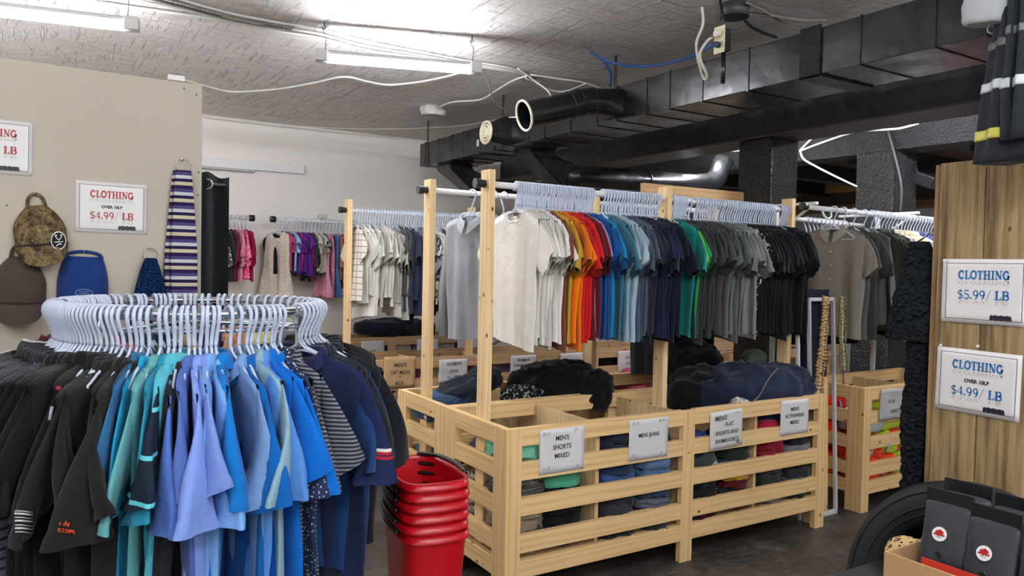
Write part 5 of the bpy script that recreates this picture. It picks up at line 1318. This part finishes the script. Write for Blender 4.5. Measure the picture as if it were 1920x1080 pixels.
def coffee_bag(label, c, rz, tiltx=0.0, tilty=0.0):
    t = empty('coffee_bag', c, label, 'bag', 'black coffee bags in the box'); t.rotation_euler = (tiltx, tilty, rz)
    bm = bmesh.new(); rows = []; n_ = 32; hw = .07; Hh = .302
    for j in range(15):
        q = j / 14; z = Hh * q; th = .036 * (1 - q ** 2.2) + .0012; wv = hw * (1 - .06 * q ** 2); L = []
        for k in range(n_):
            a = 2 * pi * k / n_; e = .38 if q < .6 else .5; pw = lambda v: (1 if v > 0 else -1) * abs(v) ** e
            gx = 1 - .16 * (1 - abs(pw(sin(a)))) * (1 - q)
            L.append(bm.verts.new((th * pw(sin(a)) * (1 - .0 * q), wv * pw(cos(a)) * gx, z)))
        rows.append(L)
    for A, B in zip(rows, rows[1:]):
        for k in range(n_): bm.faces.new((A[k], A[(k + 1) % n_], B[(k + 1) % n_], B[k]))
    bm.faces.new(rows[0]); bm.faces.new(rows[-1]); link('pouch', finish(bm, 'pouch'), BAG, t)
    box('top_seal', (-.0022, -.066, Hh - .014), (.0022, .066, Hh + .032), plain('#17181a', .3), t, .0006)
    st = bpy.data.objects.new('sticker', None); COL.objects.link(st); bpy.data.objects.remove(st)
    zs = .21; xs_ = -(.036 * (1 - (zs / Hh) ** 2.2) + .0012) - .0015
    s_ = cyl('sticker', (xs_ - .002, .012, zs), .0205, .0015, 'x', plain('#ece9e4', .4), t, 32); s_.rotation_euler = (0, .28, 0)
    bm = bmesh.new(); v_ = [bm.verts.new((-.0004, -x * .012, y * .0105 + .002)) for x, y in LEAF + [(-x, y) for x, y in LEAF[::-1] if x]]; bm.faces.new(v_); bmesh.ops.triangulate(bm, faces=bm.faces[:]); link('maple_leaf', finish(bm, 'leaf', False), plain('#b01218', .5), s_)
    bm = bmesh.new(); box_bm(bm, (-.0006, -.0155, -.0045), (-.0002, .0155, .0005)); link('emblem_band', finish(bm, 'band', False), plain('#b01218', .5), s_)
    bm = bmesh.new()
    for y0, z0 in ((-.009, -.0085), (-.007, -.0115)): box_bm(bm, (-.0006, y0, z0), (-.0002, -y0, z0 + .0013))
    link('small_print', finish(bm, 'print', False), plain('#8d8b88', .6), s_)
    zv = .152; cyl('valve', (-(.036 * (1 - (zv / Hh) ** 2.2) + .0012) - .0025, .008, zv), .010, .003, 'x', plain('#202225', .35), t, 20); ring_on('valve_ring', t, (-(.036 * (1 - (zv / Hh) ** 2.2) + .0012) - .003, .008, zv), (1, 0, 0), .0095, .0012, BAG, 20)
    return t
coffee_bag('black coffee bag at the front left of the box, leaf sticker facing out', (2.235, 1.192, .712), .05, 0, .06)
coffee_bag('black coffee bag at the front of the box, second from the left', (2.205, 1.052, .708), -.03, 0, .05)
coffee_bag('black coffee bag at the front right, cut by the picture edge', (2.2, .912, .708), .02, 0, .05)
coffee_bag('rear left black coffee bag showing only its top seal', (2.33, 1.19, .728), .08, 0, .05)
coffee_bag('rear middle black coffee bag behind the stickers', (2.325, 1.045, .722), .0, 0, .05)
coffee_bag('rear right black coffee bag at the picture edge', (2.325, .9, .722), .0, 0, .05)

# ================================================================== cables and ceiling fittings
def cable(label, pts, r, mat, ax='z', v=3.085, sag=None, name='cable', cat='cable', group=None, k=6):
    P = []
    for i, q in enumerate(pts):
        P.append(at(q[0], q[1], ax, q[2] if len(q) > 2 else v))
    o = tube(name, smooth_pts(P, k), r, mat, None, 8); return tag(o, label, cat, group)


WC = plain('#c9c6c0', .5); GC = plain('#77736d', .5)
cable('white cable swagged from the junction box at the partition to the middle light', [(340, 148), (400, 165), (440, 172), (520, 167), (590, 155), (645, 144), (690, 153), (730, 159), (790, 153), (850, 140), (884, 127)], .0085, WC, v=3.05)
o = box('cable_joiner', tuple(at(333, 147, 'z', 3.05) - Vector((.07, .02, .02))), tuple(at(333, 147, 'z', 3.05) + Vector((.05, .02, .02))), WC, None, .004); tag(o, 'small white cable joiner above the partition corner', 'joiner')
tube('suspension_wire', [(0, 0, .02), (.01, 0, .05)], .002, GC, o, 6)
for k, dy in enumerate((0, 9, 16)):
    cable(('upper', 'middle', 'lower')[k] + ' of the three white cables running along the ceiling to the junction', [(300 - 60 * k, -12 + dy), (420, 22 + dy), (520, 42 + dy), (600, 55 + dy), (690, 78 + dy), (780, 96 + dy * .7), (880, 115 + dy * .5), (950, 126 + dy * .4), (985, 138)], .0075, WC, v=3.08)
def bx(label, pts, r=.011, mat=GC, v=3.075):
    P = smooth_pts([at(a, b, 'z', v) for a, b in pts], 10); t = empty('flexible_conduit', P[0], label, 'conduit', 'ribbed conduits')
    bm = bmesh.new(); Q = []; 
    for i in range(len(P) - 1):
        m_ = max(1, int((P[i + 1] - P[i]).length / .011)); Q += [P[i].lerp(P[i + 1], j / m_) for j in range(m_)]
    tube_bm(bm, [q - P[0] for q in Q], [r * (1.0 if i % 2 else .78) for i in range(len(Q))], 7); link('conduit_body', finish(bm, 'conduit', False), mat, t); return t
bx('ribbed metal conduit along the ceiling at the upper left', [(295, -8), (380, 14), (470, 36), (556, 50)])
bx('second ribbed conduit below the first at the upper left', [(240, -14), (340, 12), (450, 40), (552, 56)], .0095)
bx('ribbed conduit entering the round ceiling box from the left', [(1240, -2), (1290, 10), (1360, 6)], .009)
bx('ribbed conduit crossing to the duct right of the round box', [(1392, 25), (1440, 28), (1500, 38), (1555, 38)], .009)
bx('ribbed conduit dropping to the duct from the crossing', [(1400, 5), (1440, 25), (1470, 45), (1512, 58)], .008)
cable('dark cable looping from the round ceiling box to the duct', [(1388, 28), (1408, 50), (1432, 62), (1456, 70)], .009, plain('#2b2b2b', .5))
q = at(1378, 8, 'z', ZC); o = cyl('ceiling_box', (q.x, q.y, ZC - .07), .075, .07, 'z', plain('#3a3b3b', .5), None, 24); tag(o, 'dark round electrical box on the ceiling above the outlet', 'electrical box')
q = at(990, 141, 'z', ZC); o = empty('junction_plate', (q.x, q.y, ZC - .02), 'small open ceiling junction where the white cables meet', 'electrical box'); box('plate', (-.06, -.05, 0), (.06, .05, .02), GC, o, .004); [ring_on('clamp', o, (x, 0, -.012), (1, .3, 0), .016, .005, STEEL, 16) for x in (-.08, -.05, .09)]
q = at(812, 199, 'z', ZC); pile('smoke_detector', 'lumpy painted-over white fitting on the ceiling', 'detector', None, (q.x, q.y, ZC - .085), (.1, .075, .05), plain('#bdbab4', .6), 81, e=.7, amp=.02, freq=16)
cable('white cable from the junction to the lumpy ceiling fitting', [(988, 142), (960, 152), (930, 170), (900, 187), (850, 191), (825, 200)], .0075, WC, v=3.06)
cable('white cable drooping from the light end to the branch pipe', [(900, 130), (915, 150), (925, 185), (945, 205), (958, 222)], .006, WC, v=2.95)
cable('thin white line strung along the back edge of the ceiling', [(380, 214), (560, 236), (700, 242), (850, 237), (960, 219)], .0045, WC, v=3.06)
cable('white cable draped over the round branch pipe', [(970, 128, 3.06), (1000, 150, 3.0), (1032, 178, 2.88), (1012, 205, 2.8), (995, 224, 2.74), (975, 220, 2.72), (955, 220, 2.76)], .0055, WC)
cable('white cable from the junction to the duct strap', [(985, 146), (1030, 168), (1060, 171), (1097, 157)], .006, WC, v=3.03)
cable('upper white cable from the junction to the duct strap', [(995, 140), (1050, 148), (1090, 154), (1130, 166)], .007, WC, v=3.05)
BLU = plain('#2d5a9c', .5)
cable('blue cable swagged across the ceiling to the outlet', [(1106, 97, 3.08), (1140, 115, 3.03), (1180, 124, 2.99), (1230, 122, 2.96), (1285, 110, 2.93), (1338, 83, 2.87)], .008, BLU)
cable('short blue cable end hanging down to the duct', [(1106, 97, 3.08), (1130, 112, 3.03), (1145, 138, 2.97), (1144, 162, 2.92)], .0075, BLU)
cable('white extension cord looped down in front of the duct', [(1316, 10, 3.08), (1318, 45, 2.98), (1306, 80, 2.88), (1310, 115, 2.78), (1320, 147, 2.7), (1325, 140, 2.71), (1312, 105, 2.79), (1325, 78, 2.86), (1340, 68, 2.9)], .0075, plain('#c9c3b2', .5))
q = at(1355, 76, 'y', 2.84); t = empty('outlet_box', q, 'black hanging outlet box with a cream face plate near the ceiling', 'outlet')
box('back_box', (-.02, -.03, -.06), (.03, .03, .06), BLACKPLAS, t, .008); box('face_plate', (-.027, -.036, -.07), (-.02, .036, .07), plain('#d8cfa6', .5), t, .003)
for z, h_ in ((.028, '#d8d2c2'), (-.028, '#1b2b4a')): cyl('plug', (-.055, 0, z), .016, .03, 'x', plain(h_, .5), t, 16)
tube('hanging_stem', [(.005, 0, .06), (.01, .01, .12), (.0, .03, ZC - q.z)], .007, BLACKPLAS, t, 8); tube('drop_pipe', [(.01, 0, -.06), (.01, 0, -.22)], .012, BG, t, 10)
WX = 6.07
for lab, P in (('white cable stapled along the second beam right of the first column', [(1500, 283), (1545, 266), (1605, 247), (1660, 243), (1690, 240), (1722, 231)]), ('white cable drooping from the first column to the second column', [(1500, 282), (1507, 298), (1530, 312), (1565, 330), (1607, 350)]), ('white cable swagged along the beam left of the first column', [(1270, 288), (1300, 291), (1340, 274), (1352, 274), (1368, 282), (1388, 282)]), ('second white cable rising from the column corner along the beam', [(1500, 282), (1520, 262), (1540, 248), (1560, 244)])):
    cable(lab, P, .009, plain('#d6d3cc', .5), 'x', WX)
o = box('emergency_light', (0, 0, 0), (.08, .16, .05), WHITEPAINT, None, .005); o.location = at(1290, 287, 'x', 6.06); tag(o, 'small white fitting on the second beam behind the main beam', 'light fitting')
q = at(1733, 338, 'x', 6.3); o = empty('security_camera', q, 'black camera or lamp bracket jutting from behind the second column', 'camera'); box('housing', (-.03, -.09, -.05), (.06, .09, .05), BLACKPLAS, o, .01); o.rotation_euler = (.4, 0, 0); tube('arm', [(.03, .05, .0), (.1, .25, .12)], .012, BLACKPLAS, o, 8)
for k, (px, py) in enumerate(((1697, 300), (1705, 330))):
    pass
cable('dark conduit running down the second column', [(1665, 245), (1680, 300), (1690, 350), (1688, 400)], .01, plain('#3b3a38', .5), 'x', 6.09)


# ================================================================== marks on the near garments
from mathutils.bvhtree import BVHTree
bpy.context.view_layer.update()
NEAR = []
for h_, g_ in sF:
    if not g_: continue
    for c_ in [c for c in bpy.data.objects if c.parent is g_]:
        M_ = c_.matrix_world; NEAR.append((BVHTree.FromPolygons([M_ @ v.co for v in c_.data.vertices], [p.vertices[:] for p in c_.data.polygons]), g_))


def cloth_hit(px, py):
    """first near garment met by the line of sight: point, normal, garment"""
    d_ = (at(px, py, 'y', 5.0) - CAM).normalized(); best = None
    for tr, g_ in NEAR:
        r_ = tr.ray_cast(CAM, d_)
        if r_[0] is not None and (best is None or r_[3] < best[3]): best = (r_[0], r_[1] if r_[1].dot(d_) < 0 else -r_[1], g_, r_[3])
    return best


def mark(name, pts, r, mat, label=None):
    H_ = [cloth_hit(*p) for p in pts]; H_ = [h for h in H_ if h]
    if len(H_) < 2: return
    g_ = H_[0][2]; W_ = [h[0] + h[1] * .003 for h in H_ if h[2] is g_]
    if len(W_) < 2: return
    inv = g_.matrix_world.inverted(); P_ = [inv @ w_ for w_ in W_]
    o = tube(name, P_, r, mat, g_, 6)
    if label: o['label'] = label


OR = plain('#e0561f', .7); LG = plain('#c9c9c6', .7)
def dark_spot(pts, words):
    # a small shift that keeps a whole mark on one dark garment
    for dy in (0, 12, -14, 26, -28, -42, -56):
        for dx in (0, -8, 8, -16, -24, 16, -34, -44, -54, -64, 24):
            H_ = [cloth_hit(x + dx, y + dy) for x, y in pts]
            if all(H_) and len({h[2].name for h in H_}) == 1 and any(w_ in H_[0][2]['label'] for w_ in words): return dx, dy
    return 0, 0


DARK = ('black', 'dark', 'ink', 'midnight', 'grey')
def glyphs(name, rows, mat, r):
    ox, oy = dark_spot([(rows[0][0] - 2, rows[0][1]), (rows[0][0] + 22, rows[0][1]), (rows[-1][0], rows[-1][1] + 10), (rows[-1][0] + 30, rows[-1][1] + 14)], DARK)
    rows = [(x + ox, y + oy, s_) for x, y, s_ in rows]
    for (x0, y0, s_) in rows:
        for k, ch in enumerate(s_):
            st = {'i': [[(0, 2), (0, 6)]], 'd': [[(3, 0), (3, 6), (0, 6), (0, 3), (3, 3)]], 'e': [[(0, 4), (3, 4), (3, 2), (0, 2), (0, 6), (3, 6)]], 'o': [[(0, 2), (3, 2), (3, 6), (0, 6), (0, 2)]], 'm': [[(0, 6), (0, 2), (2, 2), (2, 6)], [(2, 2), (4, 2), (4, 6)]], 'n': [[(0, 6), (0, 2), (3, 2), (3, 6)]], 'z': [[(0, 2), (3, 2), (0, 6), (3, 6)]], 's': [[(3, 2), (0, 2), (0, 4), (3, 4), (3, 6), (0, 6)]], 'l': [[(0, 0), (0, 6)]], 'a': [[(0, 2), (3, 2), (3, 6), (0, 6), (0, 4), (3, 4)]]}[ch]
            for L_ in st: mark(name, [(x0 + k * 6.5 + a * 1.15, y0 + b * 1.5 + k * .8) for a, b in L_], r, mat)
glyphs('embroidery', [(112, 976, 'ide'), (109, 988, 'ozams')], OR, .0012)
ox, oy = dark_spot([(13, 972), (44, 972), (13, 1012), (44, 1012)], DARK)
for y in (972, 977, 984, 990, 998, 1004, 1011): mark('patch_line', [(14 + ox, y + oy), (24 + ox, y + oy), (34 + ox, y + 1 + oy), (43 + ox, y + 2 + oy)], .0026 if y in (977, 990, 1004) else .0014, LG)
mark('collar_stripe', [(621, 642), (621, 655), (621, 668), (620, 680), (620, 691)], .0032, plain('#dcdad6', .7), 'white stripe on the navy collar')
mark('collar_stripe', [(628, 645), (628, 658), (628, 670), (627, 684)], .0032, plain('#b3242f', .7), 'red stripe on the navy collar')
mark('paper_tag', [(270, 656), (262, 668), (254, 682), (245, 702)], .006, plain('#d3cfc8', .7), 'white paper tag')
mark('paper_tag', [(97, 762), (94, 775), (92, 788)], .004, plain('#b9b3c6', .7), 'pale swing tag')
mark('red_badge', [(108, 725), (109, 732), (110, 738)], .006, plain('#a3243a', .7), 'small red badge')
